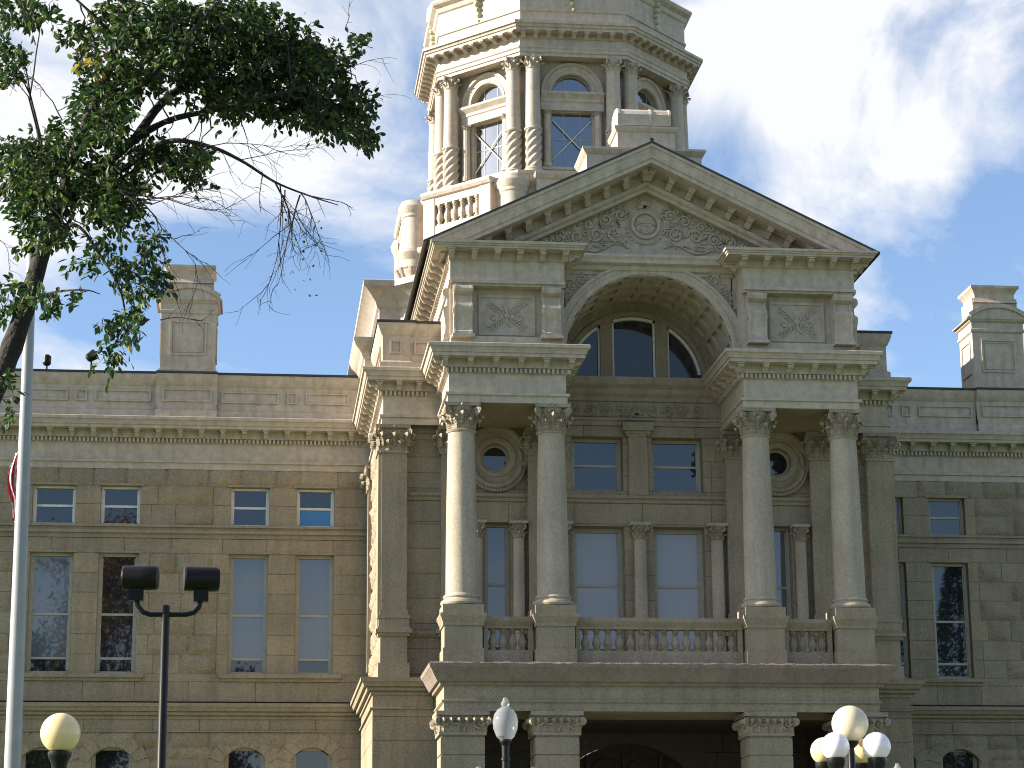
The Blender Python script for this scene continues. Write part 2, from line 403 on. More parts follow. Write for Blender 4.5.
def capital_round(mb, cx, cy, r, z0, z1, n=8, spread=1.5):
    h = z1 - z0
    lathe(mb, cx, cy, [(r * 1.10, z0 - .03 * h), (r * 1.16, z0), (r * 1.10, z0 + .03 * h), (r, z0 + .04 * h), (r * 1.0, z0 + .55 * h), (r * 1.18, z0 + .86 * h)], 24)
    for i in range(n):
        for row, off in ((0, 0), (1, .5)):
            a = 2 * PI * (i + off) / n + PI / n
            fr = Fr((cx, cy, 0), (-math.sin(a), math.cos(a), 0), (math.cos(a), math.sin(a), 0))
            acanthus(mb, fr, 0, 2 * PI * r / n * 1.05, z0 + (.03 if row == 0 else .2) * h, (.40 if row == 0 else .48) * h, r * (.46 if row == 0 else .6), d0=r * (1.0 if row == 0 else .98))
    for i in range(4):
        a = PI / 4 + i * PI / 2; dv = (math.cos(a), math.sin(a))
        R2 = r * spread
        volute(mb, (cx + dv[0] * R2 * .98, cy + dv[1] * R2 * .98, z1 - .27 * h), dv, .15 * h, .11 * h)
        tube(mb, [(cx + dv[0] * r * 1.0, cy + dv[1] * r * 1.0, z0 + .55 * h), (cx + dv[0] * r * 1.25, cy + dv[1] * r * 1.25, z0 + .78 * h), (cx + dv[0] * R2, cy + dv[1] * R2, z1 - .14 * h)], .05 * h, 6)
        for sg in (-1, 1):
            a2 = i * PI / 2 + sg * .22; volute(mb, (cx + math.cos(a2) * r * 1.22, cy + math.sin(a2) * r * 1.22, z1 - .26 * h), (math.cos(a2 + PI / 2), math.sin(a2 + PI / 2)), .065 * h, .05 * h)
        a3 = i * PI / 2; boss(mb, Fr((cx, cy, 0), (-math.sin(a3), math.cos(a3), 0), (math.cos(a3), math.sin(a3), 0)), 0, z1 - .08 * h, .07 * h, .05 * h, r * 1.2)
    # concave abacus
    pts = []
    for i in range(4):
        for k in range(6):
            t = -1 + 2 * k / 6; rr = r * spread * .80 * (1 - .16 * (1 - t * t)); a = i * PI / 2
            u = t * r * spread * .80; pts.append((cx + rr * math.cos(a) - u * math.sin(a), cy + rr * math.sin(a) + u * math.cos(a)))
    poly_ext(mb, [(x, y, z1 - .13 * h) for x, y in pts], [(x, y, z1) for x, y in pts])
def capital_flat(mb, fr, u, w, dep, z0, z1, sides=True):
    h = z1 - z0
    box(mb, fr, u - w / 2 - .04, u + w / 2 + .04, 0, dep + .04, z0 - .02, z0 + .03 * h + .02)
    box(mb, fr, u - w / 2, u + w / 2, 0, dep, z0, z1 - .13 * h)
    box(mb, fr, u - w / 2 - .13 * w, u + w / 2 + .13 * w, 0, dep + .12 * w, z1 - .13 * h, z1)
    faces = [(Fr(fr.p(u, dep, 0), fr.U, fr.N), w)]
    if sides and dep > .15:
        faces += [(Fr(fr.p(u - w / 2, dep / 2, 0), fr.N, -fr.U), dep), (Fr(fr.p(u + w / 2, dep / 2, 0), -fr.N, fr.U), dep)]
    for f2, ww in faces:
        n = max(1, round(ww / (h * .36)))
        for i in range(n): acanthus(mb, f2, -ww / 2 + ww * (i + .5) / n, ww / n * 1.0, z0 + .03 * h, .42 * h, .20 * h)
        for i in range(n + 1): acanthus(mb, f2, -ww / 2 + ww * i / n, ww / n * .9, z0 + .22 * h, .50 * h, .24 * h)
        boss(mb, f2, 0, z1 - .08 * h, .06 * h, .04 * h, .10 * w)
    for s in (-1, 1):
        q = fr.p(u + s * (w / 2 + .06 * w), dep + .05 * w, z1 - .28 * h); dv = fr.U * s * .8 + fr.N * .6
        volute(mb, q, (dv.x, dv.y), .16 * h, .11 * h)
        q = fr.p(u + s * .16 * w, dep + .08 * w, z1 - .27 * h); volute(mb, q, (fr.U.x, fr.U.y), .06 * h, .05 * h)

def empty(name, loc=(0, 0, 0), rz=0, **kw):
    o = bpy.data.objects.new(name, None); C.objects.link(o); o.location = loc; o.rotation_euler = (0, 0, rz)
    for k, v in kw.items(): o[k] = v
    return o
def tag(o, **kw):
    for k, v in kw.items(): o[k] = v
    return o
def copy_tree(o, parent=None):
    c = o.copy(); C.objects.link(c); c.parent = parent
    for ch in list(o.children): copy_tree(ch, c)
    return c

CAP = empty('capitol_building', (0, 0, 0), 0, label='pale sandstone capitol with columned portico, pediment and octagonal dome drum', category='building')
XS = (-1, 1)
ZE0, ZE1 = 16.15, 17.67        # main entablature

# ================================================================= WINGS
YW = 8.95
def rough_wing(u, z):
    return random.random() < (0.85 if z > 15.65 or z < 8.2 else 0.55)
wing_z = [-.2, .4, .95, 1.5, 2.05, 2.6, 3.15, 3.7, 4.25, 4.8, 5.35, 5.9, 6.45, 7.0, 7.42, 7.75, 8.22]
wing_u = [9.7, 10.15, 10.75, 11.3, 11.9, 12.45, 13.0, 13.56]
wing_t = [14.42, 15.05, 15.62, 16.2]
WX = [(8.35, 9.5), (10.33, 11.5), (14.22, 15.4), (16.15, 17.43), (19.9, 21.1), (21.9, 23.1)]
for s in XS:
    ms = mr = MB(); fr = FF(YW)
    xs = [(min(s * a, s * b), max(s * a, s * b)) for a, b in WX]
    h_small = [(a, b, 14.42, 15.62) for a, b in xs]; h_tall = [(a, b, 9.92, 13.56) for a, b in xs]; h_arch = [(a, b, 5.9, 7.75) for a, b in xs]
    u0, u1 = (-26, -7.2) if s < 0 else (7.2, 26)
    ashlar(ms, mr, fr, u0, u1, wing_t, h_small, rough_wing)
    ashlar(ms, mr, fr, u0, u1, [9.92, 10.5, 11.1, 11.75, 12.35, 12.95, 13.56], h_tall, rough_wing)
    ashlar(ms, mr, fr, u0, u1, [9.1, 9.70], [], bw=(1.2, 2.0)); box(ms, fr, u0, u1, -.3, 0, 9.70, 9.92)
    ashlar(ms, mr, fr, u0, u1, [13.56, 14.02], [], bw=(1.3, 2.2)); ashlar(ms, mr, fr, u0, u1, [8.22, 8.62], [], bw=(1.3, 2.2))
    ashlar(ms, mr, fr, u0, u1, wing_z, h_arch, rough_wing)
    box(ms, fr, u0, u1, -.5, -.31, -1, 19)                     # backing and end wall
    box(ms, Fr((s * 26.2, 9.2, 0), (0, 1, 0), (s, 0, 0)), -.55, 22, -.4, 0, -1, 19.1)
    for a, b in xs:                                            # segmental heads and voussoirs of the ground-floor windows
        c = (a + b) / 2; hw = (b - a) / 2; rise = .3; rr = (hw * hw + rise * rise) / (2 * rise); zc = 7.75 - rr; al = math.asin(hw / rr)
        arc = arcpts(c, zc, rr, PI / 2 + al, PI / 2 - al, 12); archfill(ms, fr, arc, 7.76, -.012, .3)
        for k in range(7):
            a0 = PI / 2 + al * 1.25 - k * (2.5 * al / 7); a1 = a0 - 2.5 * al / 7 + .012
            q = arcpts(c, zc, rr + .01, a0, a1, 3) + arcpts(c, zc, rr + .42, a1, a0, 3)
            rn = random.random(); ms2 = mr
            poly_ext(ms2, [fr.p(u, -.05, z) for u, z in q], [fr.p(u, .012 + random.random() * .03, z) for u, z in q], .45 + .1 * rn)
    ms.build('wall', ['sandstone', 'rock_face'], CAP, angle=50)
    # string courses and sills
    m = MB()
    p = [(-26, YW), (-7.25, YW)] if s < 0 else [(7.25, YW), (26, YW)]
    sweep(m, [(0, 14.02), (.03, 14.02), (.03, 14.15), (.11, 14.16), (.11, 14.25), (.04, 14.26), (.04, 14.34), (.10, 14.35), (.10, 14.42), (-.1, 14.43)], p)
    for i in (0, 2, 4):
        a = min(xs[i][0], xs[i + 1][0]) - .25; b = max(xs[i][1], xs[i + 1][1]) + .25; q = MB()
        box(q, fr, a + .06, b - .06, 0, .06, 9.70, 9.80); box(q, fr, a, b, 0, .13, 9.80, 9.92); q.build('sill', 'sandstone', CAP)
    for a, b in xs:
        q = MB(); box(q, fr, a - .12, b + .12, 0, .025, 13.56, 13.62); q.build('lintel', 'sandstone', CAP)
        q = MB(); box(q, fr, a - .1, b + .1, 0, .04, 15.62, 15.7); q.build('lintel', 'sandstone', CAP)
    m.build('string_course', 'sandstone', CAP)
    def sash(fr, a, b, z0, z1, bars, dep=-.25, frame='frame_paint', glass='window_glass', fw=.07, arc=None, blinds=None):
        m = MB(); top = z1
        for u in (a, b - fw): box(m, fr, u, u + fw, dep - .03, dep + .04, z0, z1)
        box(m, fr, a + fw, b - fw, dep - .03, dep + .04, z0, z0 + fw)
        if not arc: box(m, fr, a + fw, b - fw, dep - .03, dep + .04, z1 - fw, z1)
        for i, zb in enumerate(bars):
            box(m, fr, a + fw, b - fw, dep - .03, dep + .015, zb - .035, zb + .035)
        zz = [z0 + fw] + list(bars) + [z1 - fw]
        for i in range(len(zz) - 1):
            dd = dep - .02 - (.0 if i == len(zz) - 2 else .0)
            for u in (a + fw, b - fw - .035): box(m, fr, u, u + .035, dep - .03, dep - .0, zz[i] + .035, zz[i + 1] - .035)
        o = m.build('window', frame, CAP)
        gl = glass if isinstance(glass, (list, tuple)) else [glass] * (len(zz) - 1)
        for i in range(len(zz) - 1):
            if i and gl[i] == gl[i - 1] and i > 1: pass
            g = MB(); n = g.verts([fr.p(u, dep - .022, z) for u, z in ((a + .02, zz[i]), (b - .02, zz[i]), (b - .02, zz[i + 1]), (a + .02, zz[i + 1]))]); g.face((n, n + 1, n + 2, n + 3))
            n = g.verts([fr.p(u, dep - .03, z) for u, z in ((a + .02, zz[i]), (b - .02, zz[i]), (b - .02, zz[i + 1]), (a + .02, zz[i + 1]))]); g.face((n + 3, n + 2, n + 1, n))
            g.build('pane', gl[i], o)
        return o
    for i, (a, b) in enumerate(xs):
        gl = ['window_glass', 'window_glass']
        if s < 0 and i == 0: gl = ['blue_pane_glass', 'window_glass']
        sash(fr, a, b, 14.42, 15.62, [15.02], glass=gl, frame='white_frame_paint' if s < 0 else 'frame_paint')
        tg = ('glass_over_pale_shade' if i < 2 else ('glass_over_pale_shade' if i == 3 else 'window_glass')) if s < 0 else 'window_glass'
        sash(fr, a, b, 9.92, 13.56, [10.4, 11.72], glass=['window_glass', tg, tg], fw=.09)
        sash(fr, a, b, 5.9, 7.75, [6.9], fw=.07)
    # wing roof
    m = MB(); n = m.verts([(u0, YW + .3, 19.14), (u1, YW + .3, 19.14), (u1, 20, 21), (u0, 20, 21), (u0, 31, 19.1), (u1, 31, 19.1)])
    m.face((n, n + 1, n + 2, n + 3)); m.face((n + 3, n + 2, n + 5, n + 4)); box(m, FF(9), u0, u1, -.5, .0, 18.9, 19.13)
    m.build('roof', 'roof_metal', CAP)

# ================================================================= MAIN ENTABLATURE (wings, pavilion, portico blocks)
ENT = [(-.05, 16.15), (.03, 16.15), (.03, 16.33), (.09, 16.35), (.09, 16.42), (0, 16.43), (0, 16.93), (.03, 16.95), (.03, 17.09), (.12, 17.10), (.12, 17.33),
       (.47, 17.33), (.47, 17.43), (.505, 17.43), (.505, 17.46), (.52, 17.50), (.56, 17.57), (.60, 17.57), (.60, 17.66), (.57, 17.68), (-.1, 17.74)]
XPV, YPV, XP, YP, XI, YB = 7.25, 2.4, 5.64, -.4, 2.45, 2.7
pathL = [(-26.3, YW), (-XPV, YW), (-XPV, YPV), (-XP, YPV), (-XP, YP), (-XI, YP), (-XI, YB)]
pathR = [(-x, y) for x, y in pathL[::-1]]
for P, nm in ((pathL, 'L'), (pathR, 'R')):
    m = MB(); sweep(m, ENT, P)
    for fr, L, i in along(P):
        wingseg = abs(fr.o.y - YW) < .01 and L > 10
        n = max(1, int((L + .6) / .615)); inner = 0.
        u = .18 if not wingseg else .3
        tot = L
        k0 = -0.15
        cnt = int((L + .3 - .1) / .61)
        # keep modillions clear of inside corners
        st = -.12; en = L + .12
        idx = i
        def isinner(j):            # j = vertex index of path
            if j <= 0 or j >= len(P) - 1: return False
            a = Vector(P[j]) - Vector(P[j - 1]); b = Vector(P[j + 1]) - Vector(P[j]); return a.x * b.y - a.y * b.x < 0
        if isinner(i): st = .62
        if isinner(i + 1): en = L - .62
        if not (0 < i + 1 < len(P) - 1): en = L - .2
        if i == 0: st = .2
        c = max(1, round((en - st) / .64))
        for k in range(c + 1): modillion(m, fr, st + (en - st) * k / c, .14, .12, .40, 17.12, 17.33)
        ds, de = -.08, L + .08
        if isinner(i): ds = .2
        if isinner(i + 1): de = L - .2
        c = int((de - ds) / .125)
        for k in range(c): box(m, fr, ds + k * .125, ds + k * .125 + .065, .03, .125, 16.965, 17.085)
    m.build('entablature', 'painted_trim', CAP)
for s in XS:                                                   # soffits of the portico beams
    m = MB(); a, b = sorted((s * XP, s * XI)); box(m, FF(YB), a + .02, b - .02, 0, YB - YP - .02, 16.155, 16.35)
    a, b = sorted((s * (XP - .3), s * (XI + .3))); box(m, FF(YB - .35), a, b, 0, YB - YP - 1.0, 16.35, 17.7)
    m.build('portico_ceiling', 'sandstone', CAP)
m = MB()                                                       # recess entablature with carved frieze
sweep(m, [(-.05, 16.30), (.04, 16.30), (.04, 16.42), (.10, 16.45), (.10, 16.52), (0, 16.54), (0, 17.0), (.05, 17.02), (.05, 17.12), (.16, 17.22), (.16, 17.36), (.30, 17.46), (.36, 17.58), (.36, 17.66), (-.2, 17.68)], [(-XI, YB), (XI, YB)])
fr0 = FF(YB)
box(m, fr0, -2.05, 2.05, 0, .03, 16.56, 16.98)
rf = m.build('recess_entablature', 'carved_stone', CAP)
m = MB(); rinceau(m, Fr((0, YB - .03, 0), (1, 0, 0), (0, -1, 0)), -1.95, -.25, 16.77, .18, 4); rinceau(m, Fr((0, YB - .03, 0), (1, 0, 0), (0, -1, 0)), .25, 1.95, 16.77, .18, 4)
for q in range(9): leafr(m, FF(YB - .03), 0, 16.62, q * PI / 8, .26, .04, .05)
m.build('carving', 'carved_stone', rf)

# ================================================================= PAVILION + RECESS WALL
ms = mr = MB(); fr = FF(YB)
holes = []
for s in XS:
    for a, b, c, d in ((.42, 1.88, 14.41, 15.98), (.42, 1.88, 9.2, 13.39), (3.66, 4.37, 9.2, 13.46), (3.58, 4.52, 14.85, 15.79)):
        x0, x1 = sorted((s * a, s * b)); holes.append((x0, x1, c, d))
zc = [9.05, 9.2, 9.9, 10.6, 11.3, 12.0, 12.7, 13.39, 13.46, 14.05]
ashlar(ms, mr, fr, -7.2, 7.2, zc, holes, lambda u, z: False, bw=(1.5, 2.0), reveal=.5, jamb=.3)
ashlar(ms, mr, fr, -7.2, 7.2, [14.27, 14.41, 14.85, 15.3, 15.79, 15.98, 16.3], holes, lambda u, z: False, bw=(1.5, 2.0), reveal=.5, jamb=.3)
box(ms, fr, -7.2, 7.2, -.75, -.51, 8, 17.7)
for s in XS:                                                   # pavilion side walls
    f2 = Fr((s * 7.22, (YB + YW) / 2, 0), (0, -s, 0), (s, 0, 0)) if s < 0 else Fr((s * 7.22, (YB + YW) / 2, 0), (0, 1, 0), (s, 0, 0))
    ashlar(ms, mr, f2, -3.25, 3.3, [9.05, 9.7, 10.35, 11.0, 11.65, 12.3, 12.95, 13.6, 14.25, 14.9, 15.55, 16.2], [], lambda u, z: True, bw=(.7, 1.3))
    box(ms, f2, -3.1, 3.3, -.4, -.02, 8, 17.7)
ms.build('wall', ['sandstone', 'rock_face'], CAP, angle=50)
m = MB(); sweep(m, [(0, 14.05), (.04, 14.07), (.04, 14.15), (.11, 14.19), (.11, 14.27), (-.05, 14.28)], [(-7.2, YB), (7.2, YB)]); m.build('string_course', 'sandstone', CAP)
f32 = FF(YB)
for s in XS:
    a, b = sorted((s * .42, s * 1.88))
    sash(f32, a, b, 14.41, 15.98, [15.2], dep=-.42, fw=.09)
    sash(f32, a, b, 9.2, 13.39, [11.75], dep=-.42, fw=.12, glass='glass_over_shade')
    a, b = sorted((s * 3.66, s * 4.37))
    sash(f32, a, b, 9.2, 13.46, [11.75], dep=-.35, fw=.08, glass='glass_over_pale_shade')
    # oculus
    c = s * 4.05; m = MB()
    for k in range(24):                                        # square hole to circle
        a0, a1 = 2 * PI * k / 24, 2 * PI * (k + 1) / 24
        def sq(a): t = .47 / max(abs(math.cos(a)), abs(math.sin(a))); return (c + t * math.cos(a), 15.32 + t * math.sin(a))
        def ci(a, r=.40): return (c + r * math.cos(a), 15.32 + r * math.sin(a))
        q = [sq(a0), sq(a1), ci(a1), ci(a0)]; n = m.verts([fr.p(u, -.02, z) for u, z in q]); m.face((n, n + 1, n + 2, n + 3))
    ring(m, fr, c, 15.32, 0, 0, 0, 0, 0, 2 * PI, 40, prof=[(.40, -.3), (.40, .03), (.46, .08), (.55, .08), (.60, .04), (.76, .05), (.82, .12), (.90, .12), (.92, -.02)])
    o = m.build('oculus_surround', 'carved_stone', CAP)
    m = MB(); YB_ = YB - .06
    for k in range(26):                                        # fruit swag under the ring
        t = -1 + 2 * k / 25; a = -PI / 2 + t * 1.15; rr = .74 + .10 * math.cos(t * 1.5)
        boss(m, FF(YB_), c + rr * math.cos(a) * 1.0, 15.32 + rr * math.sin(a), .085 + .02 * random.random(), .13)
        boss(m, FF(YB_), c + (rr + .12) * math.cos(a), 15.32 + (rr + .12) * math.sin(a), .07, .10)
    for t in (-1, 1): leafr(m, FF(YB - .08), c + t * .7, 15.2, PI / 2 - t * .3, .35, .06, .07)
    m.build('carved_swag', 'carved_stone', o)
    m = MB(); ring(m, fr, c, 15.32, .33, .40, -.28, -.2, 0, 2 * PI, 32); w = m.build('round_window', 'frame_paint', CAP)
    g = MB(); pts = arcpts(c, 15.32, .39, 0, 2 * PI, 28)[:-1]; n = g.verts([fr.p(u, -.25, z) for u, z in pts]); g.face([n + i for i in range(28)]); g.build('pane', 'window_glass', w)
# engaged colonnettes between the tall windows
for u in (-4.6, -3.43, -2.2, 0, 2.2, 3.43, 4.6):
    m = MB(); r = .19 if abs(u) < 3 else .17; y = YB - .12
    lathe(m, u, y, [(r * 1.5, 9.1), (r * 1.5, 9.5), (r * 1.25, 9.55), (r * 1.1, 9.7), (r, 9.78), (r * .93, 13.0)], 16)
    box(m, fr, u - r * 1.5, u + r * 1.5, .0, .34, 13.39, 13.47)
    o = m.build('colonnette', 'column_stone', CAP); k = MB(); capital_round(k, u, y, r * .95, 13.0, 13.4, 6, 1.45); k.build('capital', 'carved_stone', o)
m = MB()                                                       # square pier between the upper windows
box(m, fr, -.27, .27, 0, .12, 14.28, 15.98); box(m, fr, -.33, .33, 0, .16, 15.98, 16.04); box(m, fr, -.37, .37, 0, .2, 16.04, 16.12); box(m, fr, -.44, .44, 0, .28, 16.12, 16.36)
m.build('pilaster', 'sandstone', CAP)
# responds behind the columns, pavilion corner pilasters
def pilaster(u, w, dep, base_ped):
    m = MB(); fr = FF(YB)
    box(m, fr, u - w / 2, u + w / 2, 0, dep, 10.9, 15.35)
    z = 9.06
    for (dz, e) in base_ped: box(m, fr, u - w / 2 - e, u + w / 2 + e, 0, dep + e, z, z + dz); z += dz
    o = m.build('pilaster', 'sandstone', CAP)
    k = MB(); capital_flat(k, fr, u, w, dep, 15.35, 16.14); k.build('capital', 'carved_stone', o)
ped = [(.40, .08), (.74, .02), (.08, .09), (.10, .15), (.06, .10), (.24, .07), (.09, .10), (.06, .05), (.09, .03)]
for s in XS:
    pilaster(s * 6.92, .70, .33, ped); pilaster(s * 5.27, .68, .25, ped); pilaster(s * 2.82, .68, .25, ped)
    m = MB()                                                   # return pilaster on the pavilion flank
    f2 = Fr((s * 7.25, 0, 0), (0, 1, 0), (s, 0, 0)); 
    for y0, y1, z0 in ((2.42, 3.2, 10.3), (7.9, 8.8, 9.9)):
        m = MB(); box(m, f2, y0, y1, 0, .12, z0, 15.35); o = m.build('pilaster', 'sandstone', CAP)
        k = MB(); capital_flat(k, f2, (y0 + y1) / 2, .8, .12, 15.35, 16.14); k.build('capital', 'carved_stone', o)
# dado moulding across the pavilion wall
for a, b in ((-7.2, -5.6), (5.6, 7.2)): m = MB(); sweep(m, [(0, 10.2), (.05, 10.22), (.12, 10.3), (.12, 10.38), (0, 10.4)], [(a, YB), (b, YB)]); m.build('dado_moulding', 'sandstone', CAP)

# ================================================================= PORTICO COLUMNS
for u in (-5.27, -2.82, 2.82, 5.27):
    m = MB()
    prof = [(.48, 10.66), (.545, 10.69), (.57, 10.74), (.545, 10.80), (.49, 10.82), (.47, 10.86), (.50, 10.90), (.475, 10.95), (.435, 10.98)]
    for k in range(15):
        t = k / 14; prof.append((.428 - .068 * t ** 1.7, 10.99 + (15.36 - 10.99) * t))
    prof += [(.385, 15.37), (.405, 15.40), (.385, 15.43)]
    lathe(m, u, 0, prof, 40)
    o = m.build('column', 'column_stone', CAP)
    k = MB(); capital_round(k, u, 0, .36, 15.42, 16.15, 8, 1.68); k.build('capital', 'carved_stone', o)
    k = MB(); f = FF(0)
    for z0, z1, e in ((9.08, 9.5, .54), (9.5, 9.52, .52), (9.52, 10.10, .50), (10.10, 10.18, .54), (10.34, 10.42, .615), (10.42, 10.66, .545)): box(k, f, u - e, u + e, -e, e, z0, z1)
    sweep(k, [(.54, 10.18), (.56, 10.22), (.59, 10.30), (.61, 10.34)], [(u - .0, 0)] * 0 or [(u - .001, -.001), (u + .001, -.001), (u + .001, .001), (u - .001, .001)], closed=True)
    k.build('pedestal', 'sandstone', o)

# balustrades
def baluster_prof(z0, z1, r):
    h = z1 - z0
    return [(r * .9, z0), (r * .9, z0 + .08 * h), (r * .55, z0 + .12 * h), (r * .8, z0 + .2 * h), (r * 1.05, z0 + .34 * h), (r * .9, z0 + .5 * h), (r * .5, z0 + .66 * h), (r * .45, z0 + .74 * h), (r * .8, z0 + .8 * h), (r * .5, z0 + .84 * h), (r * .85, z0 + .92 * h), (r * .85, z1)]
for a, b in ((-4.7, -3.4), (-2.25, 2.25), (3.4, 4.7)):
    m = MB(); f = FF(0)
    sweep(m, [(.0, 10.08), (.16, 10.08), (.17, 10.14), (.20, 10.18), (.25, 10.28), (.25, 10.38), (-.25, 10.38), (-.25, 10.1)], [(a, 0), (b, 0)])
    box(m, f, a, b, -.19, .19, 9.08, 9.50)
    for u, s2 in ((a, 1), (b, -1)):
        u0, u1 = sorted((u, u + s2 * .12)); box(m, f, u0, u1, -.14, .14, 9.5, 10.09)
    o = m.build('balustrade', 'sandstone', CAP)
    n = max(2, round((b - a - .24) / .30))
    for k in range(n):
        q = MB(); lathe(q, a + .12 + (b - a - .24) * (k + .5) / n, 0, baluster_prof(9.5, 10.09, .115), 12); q.build('baluster', 'sandstone', o)

# balcony slab and porch
PB = 5.79; YF = -.6
m = MB()
sweep(m, [(-.05, 7.86), (.0, 7.86), (.0, 8.06), (.06, 8.10), (.06, 8.14), (0, 8.15), (0, 8.50), (.05, 8.52)], [(-PB, YB), (-PB, YF), (PB, YF), (PB, YB)])
box(m, FF(YB), -PB + .3, PB - .3, 0, YB - YF - .3, 7.95, 8.9)
m.build('porch_entablature', 'sandstone', CAP)
m = MB(); slabp = [(.02, 8.52), (.10, 8.52), (.12, 8.60), (.19, 8.61), (.28, 8.76), (.35, 8.90), (.40, 8.96), (.42, 9.05), (.40, 9.085), (.05, 9.10), (-1.0, 9.10)]
NS = 90; pts = [(-PB, YF)] + []; 
# fine strip of the front face so that the ragged netting edge catches the light
path = [(-PB, YB), (-PB, YF)] + [(-PB + 2 * PB * k / NS, YF) for k in range(1, NS)] + [(PB, YF), (PB, YB)]
sweep(m, slabp, path)
for i, v in enumerate(m.v):
    if v[2] > 9.03: m.v[i] = (v[0], v[1] + random.uniform(-.012, .012), v[2] + random.uniform(-.012, .02))
n = m.verts([(-PB - .0, YF, 9.09), (PB, YF, 9.09), (PB, YB, 9.09), (-PB, YB, 9.09)]); m.face((n, n + 1, n + 2, n + 3))
m.build('balcony_slab', 'netted_ledge', CAP)
for u in (-5.3, -2.83, 2.83, 5.3):
    m = MB(); f = FF(0); z = -.1
    zz = [-.1, .9, 1.55, 2.2, 2.85, 3.5, 4.15, 4.8, 5.45, 6.1, 6.75, 7.22]
    for k in range(len(zz) - 1): box(m, f, u - .575, u + .575, -.575, .575, zz[k], zz[k + 1] - .035); box(m, f, u - .545, u + .545, -.545, .545, zz[k + 1] - .04, zz[k + 1] + .005)
    box(m, f, u - .575, u + .575, -.575, .575, 7.22, 7.86)
    o = m.build('pier', 'sandstone', CAP); k = MB()
    for fr2 in (Fr((u, -.575, 0), (1, 0, 0), (0, -1, 0)), Fr((u - .575, 0, 0), (0, -1, 0), (-1, 0, 0)), Fr((u + .575, 0, 0), (0, 1, 0), (1, 0, 0)), Fr((u, .575, 0), (-1, 0, 0), (0, 1, 0))):
        box(k, fr2, -.62, .62, 0, .05, 7.24, 7.31); box(k, fr2, -.68, .68, -.02, .12, 7.74, 7.855)
        box(k, fr2, -.60, .60, 0, .03, 7.31, 7.74)
        for j in range(6): acanthus(k, fr2, -.5 + .2 * j, .2, 7.32, .38, .13, d0=.03); leafr(k, fr2, -.5 + .2 * j, 7.5, j * 1.3, .2, .04, .09, .03); ridge(k, fr2, spiral(-.4 + .16 * j, 7.62, .07, j, 1.2), .02, .07, .04)
        ridge(k, fr2, spiral(-.45, 7.55, .12, 0, 1.4), .03, .06, .05); ridge(k, fr2, spiral(.45, 7.55, .12, PI, -1.4), .03, .06, .05)
    for sx in XS:
        for sy in XS: volute(k, (u + sx * .66, sy * .66, 7.60), (sx, sy), .11, .10)
    k.build('capital', 'carved_stone', o)
# ground storey of the pavilion
YG = 2.3; ms = mr = MB(); fr = FF(YG)
zz = [-.2, .6, 1.35, 2.1, 2.85, 3.6, 4.35, 5.1, 5.85, 6.6, 7.35, 8.0, 8.6]
ashlar(ms, mr, fr, -7.5, 7.5, zz, [(-5.3, 5.3, -.2, 8.6)], bw=(1.4, 2.4), reveal=.5)
for s in XS:
    f2 = Fr((s * 7.5, 5.6, 0), (0, -s if s < 0 else 1, 0), (s, 0, 0))
    ashlar(ms, mr, f2, -3.3, 3.3, zz, [], lambda u, z: False, bw=(.9, 1.6))
    box(ms, f2, -3.2, 3.3, -.5, -.02, -1, 8.55)
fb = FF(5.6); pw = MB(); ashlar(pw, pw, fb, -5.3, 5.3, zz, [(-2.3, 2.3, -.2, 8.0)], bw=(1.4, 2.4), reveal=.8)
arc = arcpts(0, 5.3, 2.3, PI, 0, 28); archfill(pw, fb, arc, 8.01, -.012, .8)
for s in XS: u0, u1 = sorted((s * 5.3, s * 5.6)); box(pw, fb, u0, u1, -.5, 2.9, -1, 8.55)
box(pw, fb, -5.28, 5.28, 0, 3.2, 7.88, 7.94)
pw.build('vestibule_wall', ['porch_shade_wall', 'porch_shade_wall'], CAP)
ms.build('wall', ['sandstone', 'rock_face'], CAP, angle=50)
m = MB(); bc = [(0, 8.58), (.05, 8.58), (.05, 8.66), (.03, 8.67), (.03, 8.69), (.14, 8.69), (.16, 8.77), (.14, 8.78), (.14, 8.80), (.24, 8.80), (.25, 8.84), (.29, 8.92), (.33, 8.92), (.33, 9.03), (-.2, 9.07)]
for s, P in ((-1, [(-26.3, YW), (-7.5, YW), (-7.5, YG), (-PB - .02, YG)]), (1, [(PB + .02, YG), (7.5, YG), (7.5, YW), (26.3, YW)])):
    m = MB(); sweep(m, bc, P); sweep(m, [(0, 8.20), (.06, 8.2), (.06, 8.24), (0, 8.25)], P)
    a, b = sorted((s * 7.5, s * (PB - .4))); box(m, FF(3.0), a, b, 0, .68, 8.9, 9.055)
    m.build('belt_course', 'sandstone', CAP)
YG = 5.6
m = MB(); f = FF(YG + .55)
pts = arcpts(0, 5.3, 2.29, 0, PI, 30) + [(-2.29, 1.5), (2.29, 1.5)]
poly_ext(m, [f.p(u, 0, z) for u, z in pts], [f.p(u, -.1, z) for u, z in pts])
for u0, u1 in ((-2.2, -1.15), (-1.0, -.06), (.06, 1.0), (1.15, 2.2)):
    for z0, z1 in ((1.6, 3.2), (3.4, 5.2), (5.4, 6.6)):
        box(m, f, u0, u1, 0, .05, z0, z1); box(m, f, u0 + .12, u1 - .12, .05, .09, z0 + .12, z1 - .12)
    ring(m, f, (u0 + u1) / 2, 6.75, (u1 - u0) / 2 - .14, (u1 - u0) / 2 - .02, 0, .08, n=14)
for u in (-1.07, 0, 1.07): box(m, f, u - .06, u + .06, 0, .14, 1.5, 7.3)
box(m, f, -2.1, 2.1, 0, .16, 6.62, 6.74)
d = m.build('entrance_door', 'dark_wood', CAP)
for u in (-.2, .2):
    m = MB(); tube(m, [f.p(u, .05, 3.0), f.p(u, .14, 3.05), f.p(u, .14, 3.4), f.p(u, .05, 3.45)], .02, 6); m.build('handle', 'steel', d)
